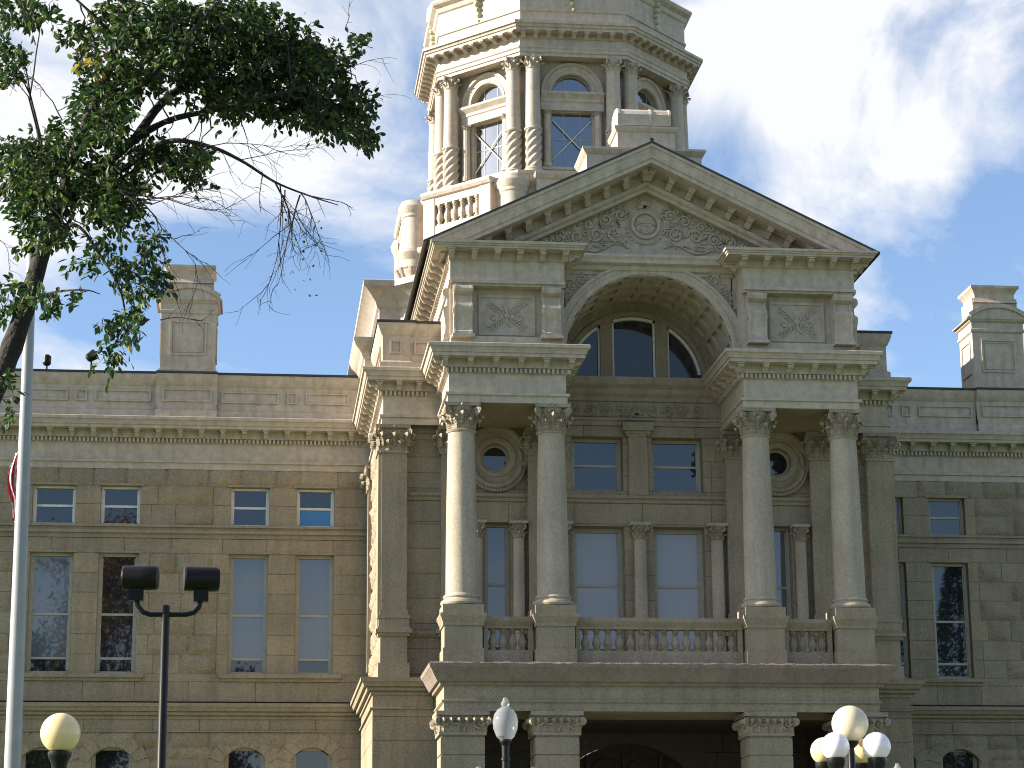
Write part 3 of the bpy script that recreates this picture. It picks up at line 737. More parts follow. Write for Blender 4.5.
m = MB(); box(m, FF(0), -6.2, 6.2, -2.9, 1.0, -.3, 1.5)
for k in range(9): box(m, FF(-1.0 - .33 * k), -5 + 0, 5, 0, .34, -.3, 1.35 - .15 * k)
m.build('steps', 'concrete', CAP)

# ================================================================= UPPER PORTICO (attic blocks, arch, pediment)
YA = .3; ZA = 17.70
f = FF(YP)
for s in XS:
    m = MB(); a, b = sorted((s * 5.6, s * 2.48))
    box(m, f, a, b, -.9, -.16, 17.6, 20.3); box(m, f, a, b, -.16, .10, 17.6, 17.98); box(m, f, a, b, -.16, .0, 19.37, 20.3)
    for e0, e1 in ((a, a + .62), (b - .62, b)): box(m, f, e0, e1, -.16, 0, 17.98, 19.37)
    box(m, f, a, b, 0, .22, 19.37, 19.43); box(m, f, a, b, 0, .29, 19.43, 19.52); box(m, f, a, b, 0, .20, 19.52, 20.12)
    f2 = Fr((s * 5.6, 0, 0), (0, 1, 0), (s, 0, 0)); box(m, f2, -.38, 9.6, -.6, .003, 17.6, 20.28)
    box(m, f2, -.6, 9.6, 0, .02, 19.52, 20.12); box(m, f2, -.62, 9.6, 0, .06, 19.40, 19.52)
    for k in range(3): box(m, f2, .3 + k * 1.3, 1.4 + k * 1.3, 0, .04, 18.2, 19.2)
    f3 = Fr((s * 2.48, 0, 0), (0, 1, 0), (-s, 0, 0)); box(m, f3, -.38, .3, 0, .01, 17.98, 20.1)
    m.build('attic_wall', 'painted_trim', CAP)
for s in XS:
    c = s * 4.04; a, b = c - .80, c + .80; fq = FF(YP + .16)
    m = MB(); box(m, fq, a, b, 0, .02, 18.04, 19.26)
    for q in ((a + .03, b - .03, 18.07, 18.14), (a + .03, b - .03, 19.13, 19.2), (a + .03, a + .10, 18.14, 19.13), (b - .10, b - .03, 18.14, 19.13)): box(m, fq, q[0], q[1], .02, .055, q[2], q[3])
    o = m.build('panel', 'painted_trim', CAP); k = MB(); fp = FF(YP + .14)
    for sx in XS:
        for sz in XS:
            a0 = math.atan2(sz * .32, sx * .42)
            for t in range(6):
                r = .12 + t * .08; leafr(k, fp, c + r * math.cos(a0), 18.63 + r * math.sin(a0), a0 + .5, .14, .028, .045); leafr(k, fp, c + r * math.cos(a0), 18.63 + r * math.sin(a0), a0 - .9, .14, .028, .045)
            ridge(k, fp, [(c, 18.63), (c + sx * .5, 18.63 + sz * .34)], .02, .05)
        ridge(k, fp, spiral(c + sx * .35, 18.6, .16, PI / 2, 1.2 * sx), .025, .05)
    leafr(k, fp, c, 18.6, PI / 2 - .2, .36, .05, .06); leafr(k, fp, c, 18.66, -PI / 2 - .2, .36, .05, .06); boss(k, fp, c, 18.63, .1, .08)
    k.build('carving', 'painted_carving', o)
    for cc in (s * 5.27, s * 2.85):                            # scrolled consoles
        m = MB(); sec = [(0, 17.98), (.30, 17.98), (.30, 18.06), (.24, 18.10), (.22, 18.3), (.26, 18.52), (.31, 18.66), (.33, 18.76), (.30, 18.84), (.2, 18.86), (.15, 18.9), (.13, 19.02), (.15, 19.1), (.24, 19.12), (.33, 19.17), (.36, 19.25), (.33, 19.33), (.25, 19.37), (0, 19.37)]
        poly_ext(m, [f.p(cc - .20, d, z) for d, z in sec], [f.p(cc + .20, d, z) for d, z in sec])
        for e in (-.25, .19): poly_ext(m, [f.p(cc + e, d + (.02 if d else 0), z) for d, z in sec], [f.p(cc + e + .06, d + (.02 if d else 0), z) for d, z in sec])
        box(m, f, cc - .30, cc + .30, .1, .38, 17.9, 17.98)
        for e in (-.255, .255):
            fs = Fr(f.p(cc + e, 0, 0), f.N, (1 if e > 0 else -1, 0, 0)); ridge(m, fs, spiral(.2, 18.7, .12, 0, -1.3), .02, .03)
            ridge(m, fs, spiral(.25, 19.24, .09, 0, 1.3), .02, .03)
        m.build('console', 'painted_trim', CAP)
    m = MB(); fs = Fr((s * 5.6, -.08, 0), (0, 1, 0), (s, 0, 0))
    poly_ext(m, [fs.p(-.2, d * .55, z) for d, z in sec], [fs.p(.2, d * .55, z) for d, z in sec])
    for e in (): poly_ext(m, [fs.p(e, d + (.02 if d else 0), z) for d, z in sec], [fs.p(e + .06, d + (.02 if d else 0), z) for d, z in sec])
    m.build('console', 'painted_trim', CAP)
# arch wall, archivolt, barrel
m = MB(); fa = FF(YA)
arc = arcpts(0, ZA, 2.37, PI, 0, 48); archfill(m, fa, arc, 20.35, 0, .0)
for s in XS: a, b = sorted((s * 2.34, s * 2.52)); box(m, fa, a, b, -.4, 0, 17.6, 20.35)
m.build('arch_wall', 'painted_trim', CAP)
m = MB(); ring(m, fa, 0, ZA, 0, 0, 0, 0, 0, PI, 60, prof=[(2.36, -.3), (2.36, .05), (2.39, .09), (2.50, .09), (2.52, .07), (2.62, .07), (2.65, .13), (2.72, .13), (2.74, 0)])
m.build('arch_moulding', 'painted_trim', CAP)
for s in XS:                                                   # carved spandrels
    sp = MB()
    for (r0, a0, q) in ((2.9, 50, 1), (2.92, 43, -1), (3.0, 36, 1), (2.85, 58, -1)):
        ang = R(a0); u, z = s * (r0) * math.cos(ang), ZA + r0 * math.sin(ang)
        if abs(u) > 2.4: u = s * 2.28
        if z < 20.1: ridge(sp, fa, spiral(u, z, .17, 0, 1.3 * q * s), .03, .06)
    for t in range(34):
        ang = R(random.uniform(30, 64)); r0 = random.uniform(2.74, 3.05); u, z = s * r0 * math.cos(ang), ZA + r0 * math.sin(ang)
        if abs(u) < 2.42 and z < 20.15: leafr(sp, fa, u, z, random.random() * 6.28, .18, .03, .05)
    sp.build('spandrel_carving', 'painted_carving', CAP)
m = MB(); b = len(m.v); nn = 48; yend = YB + .25
for i in range(nn + 1):
    a = PI * i / nn
    for y in (YA - .0, yend): m.v.append((2.44 * math.cos(a), y, ZA + 2.44 * math.sin(a)))
for i in range(nn): m.face((b + 2 * i, b + 2 * i + 1, b + 2 * i + 3, b + 2 * i + 2))
for k in range(4):                                             # transverse ribs
    y0 = YA + .02 + k * (yend - YA - .3) / 3; ring(m, FF(y0), 0, ZA, 2.34, 2.45, -.22, 0, 0, PI, 48)
for k in range(13):                                            # longitudinal ribs
    a = PI * k / 12; q = [(2.34, -.035), (2.45, -.035), (2.45, .035), (2.34, .035)]
    pp = [((r * math.cos(a + t)), ZA + r * math.sin(a + t)) for r, t in q]
    poly_ext(m, [Vector((u, YA + .02, z)) for u, z in pp], [Vector((u, yend, z)) for u, z in pp])
m.build('coffered_vault', 'painted_trim', CAP)
# lunette
m = MB(); yl = YB + .2; fl = FF(yl)
ring(m, fl, 0, 17.62, 1.98, 2.9, -.3, 0, 0, PI, 48); ring(m, fl, 0, 17.62, 1.98, 2.12, 0, .06, .08, PI - .08, 48)
box(m, fl, -2.4, 2.4, -.3, .05, 17.2, 17.72)
for s in XS:
    a, b = sorted((s * .63, s * .98)); box(m, fl, a, b, -.3, .02, 17.66, 19.7)
    a, b = sorted((s * 2.0, s * 2.4)); box(m, fl, a, b, -.3, .03, 17.7, 18.2)
m.build('lunette_wall', 'sandstone', CAP)
m = MB(); arcz = lambda u, r=1.97: 17.62 + math.sqrt(max(0, r * r - u * u))
for (u0, u1) in ((-.63, .63),):
    for u in (u0, u1 - .06): box(m, fl, u, u + .06, -.2, -.08, 17.72, arcz(abs(u)))
    box(m, fl, u0, u1, -.2, -.08, 17.72, 17.79); ring(m, fl, 0, 17.62, 1.90, 1.985, -.2, -.08, PI / 2 - .33, PI / 2 + .33, 12)
w = m.build('lunette_window', 'white_frame_paint', CAP)
g = MB(); pts = [(-.62, 17.72), (.62, 17.72)] + [(u, arcz(u)) for u in (.62, .4, .2, 0, -.2, -.4, -.62)]; n = g.verts([fl.p(u, -.16, z) for u, z in pts]); g.face([n + i for i in range(len(pts))]); g.build('pane', 'lunette_glass', w)
for s in XS:
    m = MB(); a, b = sorted((s * .98, s * 1.04)); box(m, fl, a, b, -.2, -.08, 17.72, arcz(1.0))
    a, b = sorted((s * .98, s * 1.95)); box(m, fl, a, b, -.2, -.08, 17.72, 17.78)
    aa = (math.asin(.3 / 1.95), math.acos(.98 / 1.95)) if s > 0 else (PI - math.acos(.98 / 1.95), PI - math.asin(.3 / 1.95)); ring(m, fl, 0, 17.62, 1.90, 1.985, -.2, -.08, aa[0], aa[1], 16)
    w = m.build('lunette_window', 'white_frame_paint', CAP)
    us = [.98 + .97 * k / 10 for k in range(11)]; pts = [(s * .98, 17.72), (s * 1.95, 17.72)] + [(s * u, arcz(u)) for u in us[::-1]]
    g = MB(); n = g.verts([fl.p(u, -.16, z) for u, z in pts]); g.face([n + i for i in range(len(pts))]); g.build('pane', 'lunette_glass', w)
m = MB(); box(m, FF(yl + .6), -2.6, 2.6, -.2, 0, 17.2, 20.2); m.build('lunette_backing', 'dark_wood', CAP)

# horizontal cornice of the pediment
AC = [(0, 20.08), (.05, 20.10), (.05, 20.14), (.09, 20.16), (.09, 20.31), (.49, 20.31), (.49, 20.37), (.52, 20.37), (.54, 20.42), (.58, 20.42), (.58, 20.49), (-.3, 20.52)]
m = MB()
for s in XS:
    P = [(-5.6, 9.6), (-5.6, -.6), (-2.48, -.6), (-2.48, YA)] if s < 0 else [(2.48, YA), (2.48, -.6), (5.6, -.6), (5.6, 9.6)]
    sweep(m, AC, P)
    for fr2, L, i in along(P):
        if L < 1.5: ks = [-.1, .5]
        elif L < 4: ks = [k * L / 5 for k in range(6)]
        else:
            # long flank: modillions from the front corner backwards
            ks = [k * .62 for k in range(int(L / .62))]
        for u in ks: modillion(m, fr2, u, .15, .09, .43, 20.09, 20.31)
        if L > 4:                                              # second, smaller row lower on the flank
            for k in range(int(L / .31)): box(m, fr2, k * .31, k * .31 + .15, .02, .12, 19.98, 20.09)
sweep(m, [(-.05, 20.02), (.04, 20.04), (.04, 20.12), (.12, 20.16), (.16, 20.26), (.30, 20.32), (.30, 20.42), (.36, 20.50), (.36, 20.55), (-.1, 20.56)], [(-2.4, YA), (2.4, YA)])
m.build('pediment_cornice', 'painted_trim', CAP)
# raking cornice: profile (outward from tympanum, height normal to the slope)
sl = math.atan2(3.0, 6.22); cs, sn = math.cos(sl), math.sin(sl); YT = .1
RK = [(-.5, -.98), (.10, -.98), (.12, -.94), (.12, -.90), (.20, -.86), (.24, -.80), (.24, -.76), (.14, -.74), (.14, -.50), (.62 + YT + .3, -.50), (.62 + YT + .3, -.38), (.66 + YT + .3, -.38), (.66 + YT + .3, -.32), (.70 + YT + .3, -.22), (.72 + YT + .3, -.11), (.76 + YT + .3, -.11), (.76 + YT + .3, 0), (.3, .02)]
AP = 23.62
def rk(s, t, o, h):      # t distance along slope from apex down
    return Vector((s * (t * cs + h * sn), YT + .3 - o, AP - t * sn + h * cs)) if False else Vector((s * (t * cs + h * sn), YT + .3 - o, AP - t * sn + h * cs))
Ls = 6.22 / cs
m = MB()
for s in XS:
    a = []; b2 = []
    for o, h in RK:
        tt = -h * sn / cs                                      # mitre at the apex plane x=0
        a.append(rk(s, tt, o, h)); b2.append(rk(s, Ls + (h * cs / sn if False else 0) + h * .35, o, h))
    poly_ext(m, a, b2, .5)
    n = 10; st, en = .38, 5.9
    for k in range(n):
        t = st + (en - st) * k / (n - 1)
        c0 = rk(s, t, .14, -.74); ux = Vector((s * cs, 0, -sn)); upn = Vector((s * sn, 0, cs))
        o0 = rk(s, t, 0, 0)
        D0, D1 = .14, .62 + .2
        sec = [(D0, -.50), (D0, -.72), (D0 + .1, -.74), (D0 + .2, -.68), (D0 + .3, -.60), (D1 - .26, -.62), (D1 - .2, -.58), (D1 - .2, -.50)]
        w = .085
        poly_ext(m, [rk(s, t - w, o, h) for o, h in sec], [rk(s, t + w, o, h) for o, h in sec])
        poly_ext(m, [rk(s, t - w - .03, o, h) for o, h in ((D0, -.505), (D0, -.55), (D1 - .16, -.55), (D1 - .16, -.505))], [rk(s, t + w + .03, o, h) for o, h in ((D0, -.505), (D0, -.55), (D1 - .16, -.55), (D1 - .16, -.505))])
m.build('raking_cornice', 'painted_trim', CAP)
m = MB(); n = m.verts([(-5.2, YT + .5, 20.4), (5.2, YT + .5, 20.4), (0, YT + .5, 23.45)]); m.face((n, n + 1, n + 2))
tn = math.tan(sl)
# sunk carved field outline
def line(u0, z0, u1, z1): ridge(m, FF(YT + .5), [(u0, z0), (u1, z1)], .03, .05, 0, False)
line(-4.1, 20.72, 4.1, 20.72); line(-4.1, 20.72, -.2, 20.72 + 3.9 * tn * .96); line(4.1, 20.72, .2, 20.72 + 3.9 * tn * .96)
o = m.build('tympanum', 'painted_trim', CAP)
k = MB(); ft = FF(YT + .5)
c = 21.62
ring(k, ft, 0, c, .33, .42, 0, .09, 0, 2 * PI, 32); boss(k, ft, 0, c, .32, .06, 0, 24)
ridge(k, ft, [(-.3, c - .02), (-.15, c + .05), (0, c + .07), (.15, c + .05), (.3, c - .02)], .03, .06, .04)
ring(k, ft, 0, c - .12, .1, .14, .04, .08, 0, 2 * PI, 16)
for q in range(9): leafr(k, ft, 0, c + .5, R(20 + q * 17.5), .34 - .02 * abs(q - 4), .04, .07)
for q in range(13): boss(k, ft, .56 * math.cos(R(190 + q * 13)), c + .56 * math.sin(R(190 + q * 13)), .05, .06)
for s in XS:
    for (u, z, r, q) in ((.88, 21.34, .25, 1), (1.42, 21.30, .23, -1), (1.95, 21.22, .2, 1), (2.45, 21.14, .16, -1), (2.85, 21.06, .12, 1), (1.12, 21.75, .18, -1), (.70, 21.9, .16, 1), (1.6, 21.6, .14, 1)):
        ridge(k, ft, [(a, b) for a, b in spiral(s * u, z, r, 0 if q > 0 else PI, 1.5 * q * s)], .045, .08); boss(k, ft, s * u, z, .06, .09)
        for t in range(7): ang = random.random() * 6.28; leafr(k, ft, s * u + r * math.cos(ang), z + r * math.sin(ang), ang + .6, r * .9, .03, .07)
    for t in range(20):
        u = .7 + t * .155; zt = 20.78 + (4.0 - u) * tn * .9; L = .25
        leafr(k, ft, s * u, min(zt - .14, 21.95), (PI / 2 + .2) if s > 0 else (PI / 2 - .9), L, .035, .07)
        if t > 5: leafr(k, ft, s * u, 20.86, (2.4 if s > 0 else .5), L, .035, .06)
    for t in range(70):
        u = random.uniform(.62, 3.4); zt = 20.86 + (3.9 - u) * tn * .86; z = random.uniform(20.95, min(zt, 22.0)); leafr(k, ft, s * u, z, random.random() * 6.28, random.uniform(.12, .24), .028, random.uniform(.05, .09))
    ridge(k, ft, [(s * (.5 + 3.2 * t / 14), 20.84 + .12 * math.sin(t * 1.1) + .1 * (1 - t / 14)) for t in range(15)], .035, .07)
k.build('carving', 'painted_carving', o)
# gable roof of the portico
m = MB()
for s in XS:
    q = [(0, AP + .03), (s * 6.36, AP + .03 - 6.36 * tn), (s * 6.36, AP - .03 - 6.36 * tn), (0, AP - .03)]
    poly_ext(m, [Vector((u, -1.08 + .3, z)) for u, z in q], [Vector((u, 10.5, z)) for u, z in q])
tube(m, [(0, -.8, AP + .05), (0, 10, AP + .05)], .06, 8)
m.build('roof', 'roof_metal', CAP)
# acroterion on the ridge
m = MB(); f = FF(.5)
box(m, f, -1.65, 1.65, -1.6, 0, 22.6, 23.72); sweep(m, [(0, 23.66), (.05, 23.70), (.12, 23.80), (.12, 23.86), (-.5, 23.9)], [(-1.65, 2.1), (-1.65, .5), (1.65, .5), (1.65, 2.1)])
box(m, f, -.74, .92, -1.35, -.1, 23.8, 24.5); sweep(m, [(0, 24.40), (.04, 24.42), (.09, 24.5), (.09, 24.56), (-.5, 24.58)], [(-.74, 1.8), (-.74, .6), (.92, .6), (.92, 1.8)])
sec = [(-.15, 24.57), (-.13, 24.9), (-.2, 25.02), (-.35, 25.12), (-.7, 25.18), (-1.05, 25.12), (-1.2, 25.02), (-1.25, 24.57)]
poly_ext(m, [f.p(-.70, d, z + .06) for d, z in sec], [f.p(.80, d, z + .06) for d, z in sec])
for u in (-.715, .22, .76): poly_ext(m, [f.p(u, d + (.02 if i < 4 else -.02), z + .075) for i, (d, z) in enumerate(sec)], [f.p(u + .06, d + (.02 if i < 4 else -.02), z + .075) for i, (d, z) in enumerate(sec)])
m.build('ridge_pedestal', 'painted_trim', CAP)

# ================================================================= PARAPETS
PAR = [(.08, 17.7), (.08, 17.92), (.03, 17.96), (0, 17.98), (0, 18.70), (.04, 18.74), (.10, 18.88), (.14, 18.98), (.14, 19.06), (-.3, 19.07)]
CPF = [(.17, 19.065), (.17, 19.13), (-.35, 19.14)]
def panel(mb, fr, a, b, z0, z1, e=.045, d=.055):
    for q in ((a, b, z0, z0 + e), (a, b, z1 - e, z1), (a, a + e, z0 + e, z1 - e), (b - e, b, z0 + e, z1 - e)): box(mb, fr, q[0], q[1], 0, d, q[2], q[3])
YPP = 8.75
for s in XS:
    m = MB(); dk = MB()
    P = [(-26.2, YPP), (-13.85, YPP)] if s < 0 else [(13.85, YPP), (26.2, YPP)]
    sweep(m, PAR, P); sweep(dk, CPF, P)
    P = [(-13.85, YPP - .12), (-11.98, YPP - .12)] if s < 0 else [(11.98, YPP - .12), (13.85, YPP - .12)]
    sweep(m, PAR, P); sweep(dk, CPF, P)
    P = [(-11.98, YPP), (-7.1, YPP)] if s < 0 else [(7.1, YPP), (11.98, YPP)]
    sweep(m, PAR, P); sweep(dk, CPF, P)
    for a, b in ((7.95, 9.28), (9.55, 9.85), (10.1, 11.85), (14.0, 15.68), (15.92, 16.28), (16.5, 18.5), (19, 21), (21.3, 21.6), (22, 24)):
        u0, u1 = sorted((s * a, s * b)); panel(m, FF(YPP), u0, u1, 18.2, 18.56)
    u0, u1 = sorted((s * 12.15, s * 13.65)); panel(m, FF(YPP - .12), u0, u1, 18.2, 18.6)
    # pavilion attic
    P = [(-7.28, 8.6), (-7.28, 2.3), (-6.5, 2.3), (-6.5, 2.38), (-5.5, 2.38)] if s < 0 else [(5.5, 2.38), (6.5, 2.38), (6.5, 2.3), (7.28, 2.3), (7.28, 8.6)]
    sweep(m, PAR, P); sweep(dk, CPF, P)
    u0, u1 = sorted((s * 7.07, s * 6.74)); panel(m, FF(2.3), u0, u1, 18.18, 18.56)
    u0, u1 = sorted((s * 6.38, s * 5.75)); panel(m, FF(2.38), u0, u1, 18.18, 18.56)
    f2 = Fr((s * 7.28, 0, 0), (0, 1, 0), (s, 0, 0)); panel(m, f2, 3.0, 5.0, 18.2, 18.56); panel(m, f2, 5.4, 8.0, 18.2, 18.56)
    m.build('parapet', 'painted_trim', CAP); dk.build('parapet_flashing', 'roof_metal', CAP)
    # flat roof behind the pavilion parapet
    m = MB(); u0, u1 = sorted((s * 7.1, s * 5.5)); box(m, FF(9), u0, u1, 0, 6.4, 18.4, 18.6); m.build('flat_roof', 'roof_metal', CAP)

# ================================================================= CHIMNEYS
for s in XS:
    m = MB(); c = s * 12.92; f = FF(8.95); w = .84; D = 1.35
    box(m, f, c - w - .05, c + w + .05, -D - .05, .05, 19.1, 19.3); box(m, f, c - w, c + w, -D, 0, 19.3, 21.2)
    panel(m, f, c - .56, c + .56, 19.75, 20.85, .06, .035); panel(m, f, c - .46, c + .46, 19.85, 20.75, .03, .02)
    for sx in XS:
        f2 = Fr((c + sx * w, 8.95 + D / 2, 0), (0, 1, 0), (sx, 0, 0)); panel(m, f2, -.45, .45, 19.75, 20.85, .06, .035)
    P = [(c - w, 8.95 + D), (c - w, 8.95), (c + w, 8.95), (c + w, 8.95 + D)]
    sweep(m, [(0, 21.06), (.05, 21.1), (.05, 21.18), (.02, 21.2), (.02, 21.40), (.08, 21.44), (.11, 21.50), (.11, 21.535), (-.1, 21.54)], P, closed=True)
    # segmental hood
    for (e, z0, dd) in ((1.02, 21.53, .13),):
        rise = .42; hw = e; rr = (hw * hw + rise * rise) / (2 * rise); zc = z0 + rise - rr; al = math.asin(hw / rr)
        pts = arcpts(c, zc, rr, PI / 2 - al, PI / 2 + al, 14)
        if dd > .2: pts = [(u, z + .1) for u, z in pts] + [(c - hw, z0), (c + hw, z0)]
        else: pts = pts + [(c - hw, 21.5), (c + hw, 21.5)]
        poly_ext(m, [f.p(u, dd, z) for u, z in pts], [f.p(u, -D - dd, z) for u, z in pts])
    box(m, f, c - .74, c + .74, -D + .1, -.1, 21.8, 22.25)
    cp = [(.74, 22.1), (.70, 22.18), (.66, 22.28), (.66, 22.38), (.74, 22.52), (.80, 22.58), (.80, 22.66), (.2, 22.68)]
    sweep(m, [(o - .66, z) for o, z in cp], [(c - .66, 8.95 + D - .1), (c - .66, 9.05), (c + .66, 9.05), (c + .66, 8.95 + D - .1)], closed=True)
    box(m, f, c - .6, c + .6, -D + .15, -.15, 22.6, 22.67)
    ring(m, f, c, 21.5 + .52 - 1.61, 1.46, 1.60, .12, .19, PI / 2 - .66, PI / 2 + .66, 16)
    o = m.build('chimney', 'painted_trim', CAP)

# ================================================================= CROSSING BLOCK
YD = 18.7
def oct_pts(A, cy=YD):
    t = math.tan(PI / 8); v = [(-A * t, -A), (A * t, -A), (A, -A * t), (A, A * t), (A * t, A), (-A * t, A), (-A, A * t), (-A, -A * t)]
    return [(x, cy + y) for x, y in v]
m = MB()
P1 = [(-7.6, 29), (-7.6, 6.1), (7.6, 6.1), (7.6, 29)]
sweep(m, [(0, 17.5), (0, 19.0), (.06, 19.05), (.12, 19.2), (.28, 19.36), (.34, 19.5), (.34, 19.6), (-.9, 19.62)], P1, closed=True)
P2 = [(-7.05, 28), (-7.05, 8.35), (-6.4, 8.35), (-4.65, 6.6), (4.65, 6.6), (6.4, 8.35), (7.05, 8.35), (7.05, 28)]
sweep(m, [(0, 19.5), (0, 20.55), (.05, 20.6), (.05, 20.7), (0, 20.72), (0, 21.2), (.08, 21.25), (.12, 21.4), (.40, 21.75), (.52, 21.82), (.52, 22.0), (.48, 22.04), (-2, 22.1)], P2, closed=True)
box(m, FF(8.4), -7, 7, -19.5, 0, 21.9, 22.05)
for s in XS:
    f2 = Fr((s * 7.05, 0, 0), (0, 1, 0), (s, 0, 0))
    for k in range(6): panel(m, f2, 9.2 + k * 3, 11.4 + k * 3, 19.9, 20.45)
m.build('crossing_block', 'painted_trim', CAP)
# octagonal tiers under the drum
def octsweep(mb, prof, A): sweep(mb, [(o, z) for o, z in prof], oct_pts(A)[::1], closed=True)
# octagon listed clockwise seen from above? front edge runs +x, so outward (right-hand) is -y
m = MB()
octsweep(m, [(0, 21.9), (0, 23.0), (.04, 23.05), (.04, 23.2), (0, 23.25), (0, 23.6), (.1, 23.75), (.16, 23.9), (.16, 24.0), (-.6, 24.1)], 6.15)
octsweep(m, [(0, 24.0), (0, 24.3), (-.1, 24.5), (-.12, 25.0), (0, 25.15), (.05, 25.3), (.22, 25.42), (.26, 25.5), (.26, 25.6), (-.5, 25.7)], 5.55)
octsweep(m, [(0, 25.6), (0, 27.05), (.05, 27.1), (.16, 27.2), (.18, 27.28), (.18, 27.38), (-.8, 27.42)], 5.45)
octsweep(m, [(0, 27.3), (0, 27.72), (.08, 27.76), (.08, 27.86), (-.9, 27.87)], 4.85)
n = m.verts([(x, y, 27.86) for x, y in oct_pts(4.8)]); m.face([n + i for i in range(8)])
vs = oct_pts(5.45)
for i, (x, y) in enumerate(vs):
    cx, cy = x * .985, YD + (y - YD) * .985
    lathe(m, cx, cy, [(.4, 23.9), (.55, 24.05), (.55, 24.2), (.34, 24.35), (.28, 24.6), (.44, 24.95), (.50, 25.0), (.50, 25.25), (.60, 25.42), (.64, 25.5), (.64, 25.62), (.46, 25.66), (.46, 26.8), (.50, 26.85), (.50, 26.95), (.57, 27.06), (.60, 27.2), (.5, 27.42)], 24)
    for k in range(10): a = 2 * PI * k / 10; tube(m, [(cx + .44 * math.cos(a), cy + .44 * math.sin(a), 24.4), (cx + .66 * math.cos(a), cy + .66 * math.sin(a), 24.95)], [.05, .09], 6)
m.build('drum_base', 'painted_trim', CAP)
for i in range(8):                                             # balustrade bays
    a = Vector(vs[i]); b = Vector(vs[(i + 1) % 8]); d = (b - a); L = d.length; d.normalize(); mid = (a + b) / 2
    fr2 = Fr((mid.x, mid.y, 0), (d.x, d.y, 0), (d.y, -d.x, 0))
    m = MB(); w = 1.0
    box(m, fr2, -1.5, -w, -.1, .32, 25.65, 27.3); box(m, fr2, w, 1.5, -.1, .32, 25.65, 27.3); box(m, fr2, -w, w, -.1, .3, 25.65, 26.25); box(m, fr2, -w, w, -.1, .3, 27.0, 27.3)
    n = m.verts([fr2.p(u, .01, z) for u, z in ((-w, 26.2), (w, 26.2), (w, 27.05), (-w, 27.05))]); m.face((n, n + 1, n + 2, n + 3))
    sweep(m, [(.0, 27.26), (.06, 27.3), (.12, 27.4), (.12, 27.5), (-.45, 27.52)], [tuple(fr2.p(-1.55, .32, 0).to_2d()), tuple(fr2.p(1.55, .32, 0).to_2d())])
    o = m.build('balustrade', 'painted_trim', CAP)
    if i in (0, 7, 6, 1):
        for k in range(6):
            q = MB(); c = fr2.p(-w + 2 * w * (k + .5) / 6, .2, 0); lathe(q, c.x, c.y, baluster_prof(26.25, 27.0, .12), 10); q.build('baluster', 'painted_trim', o)

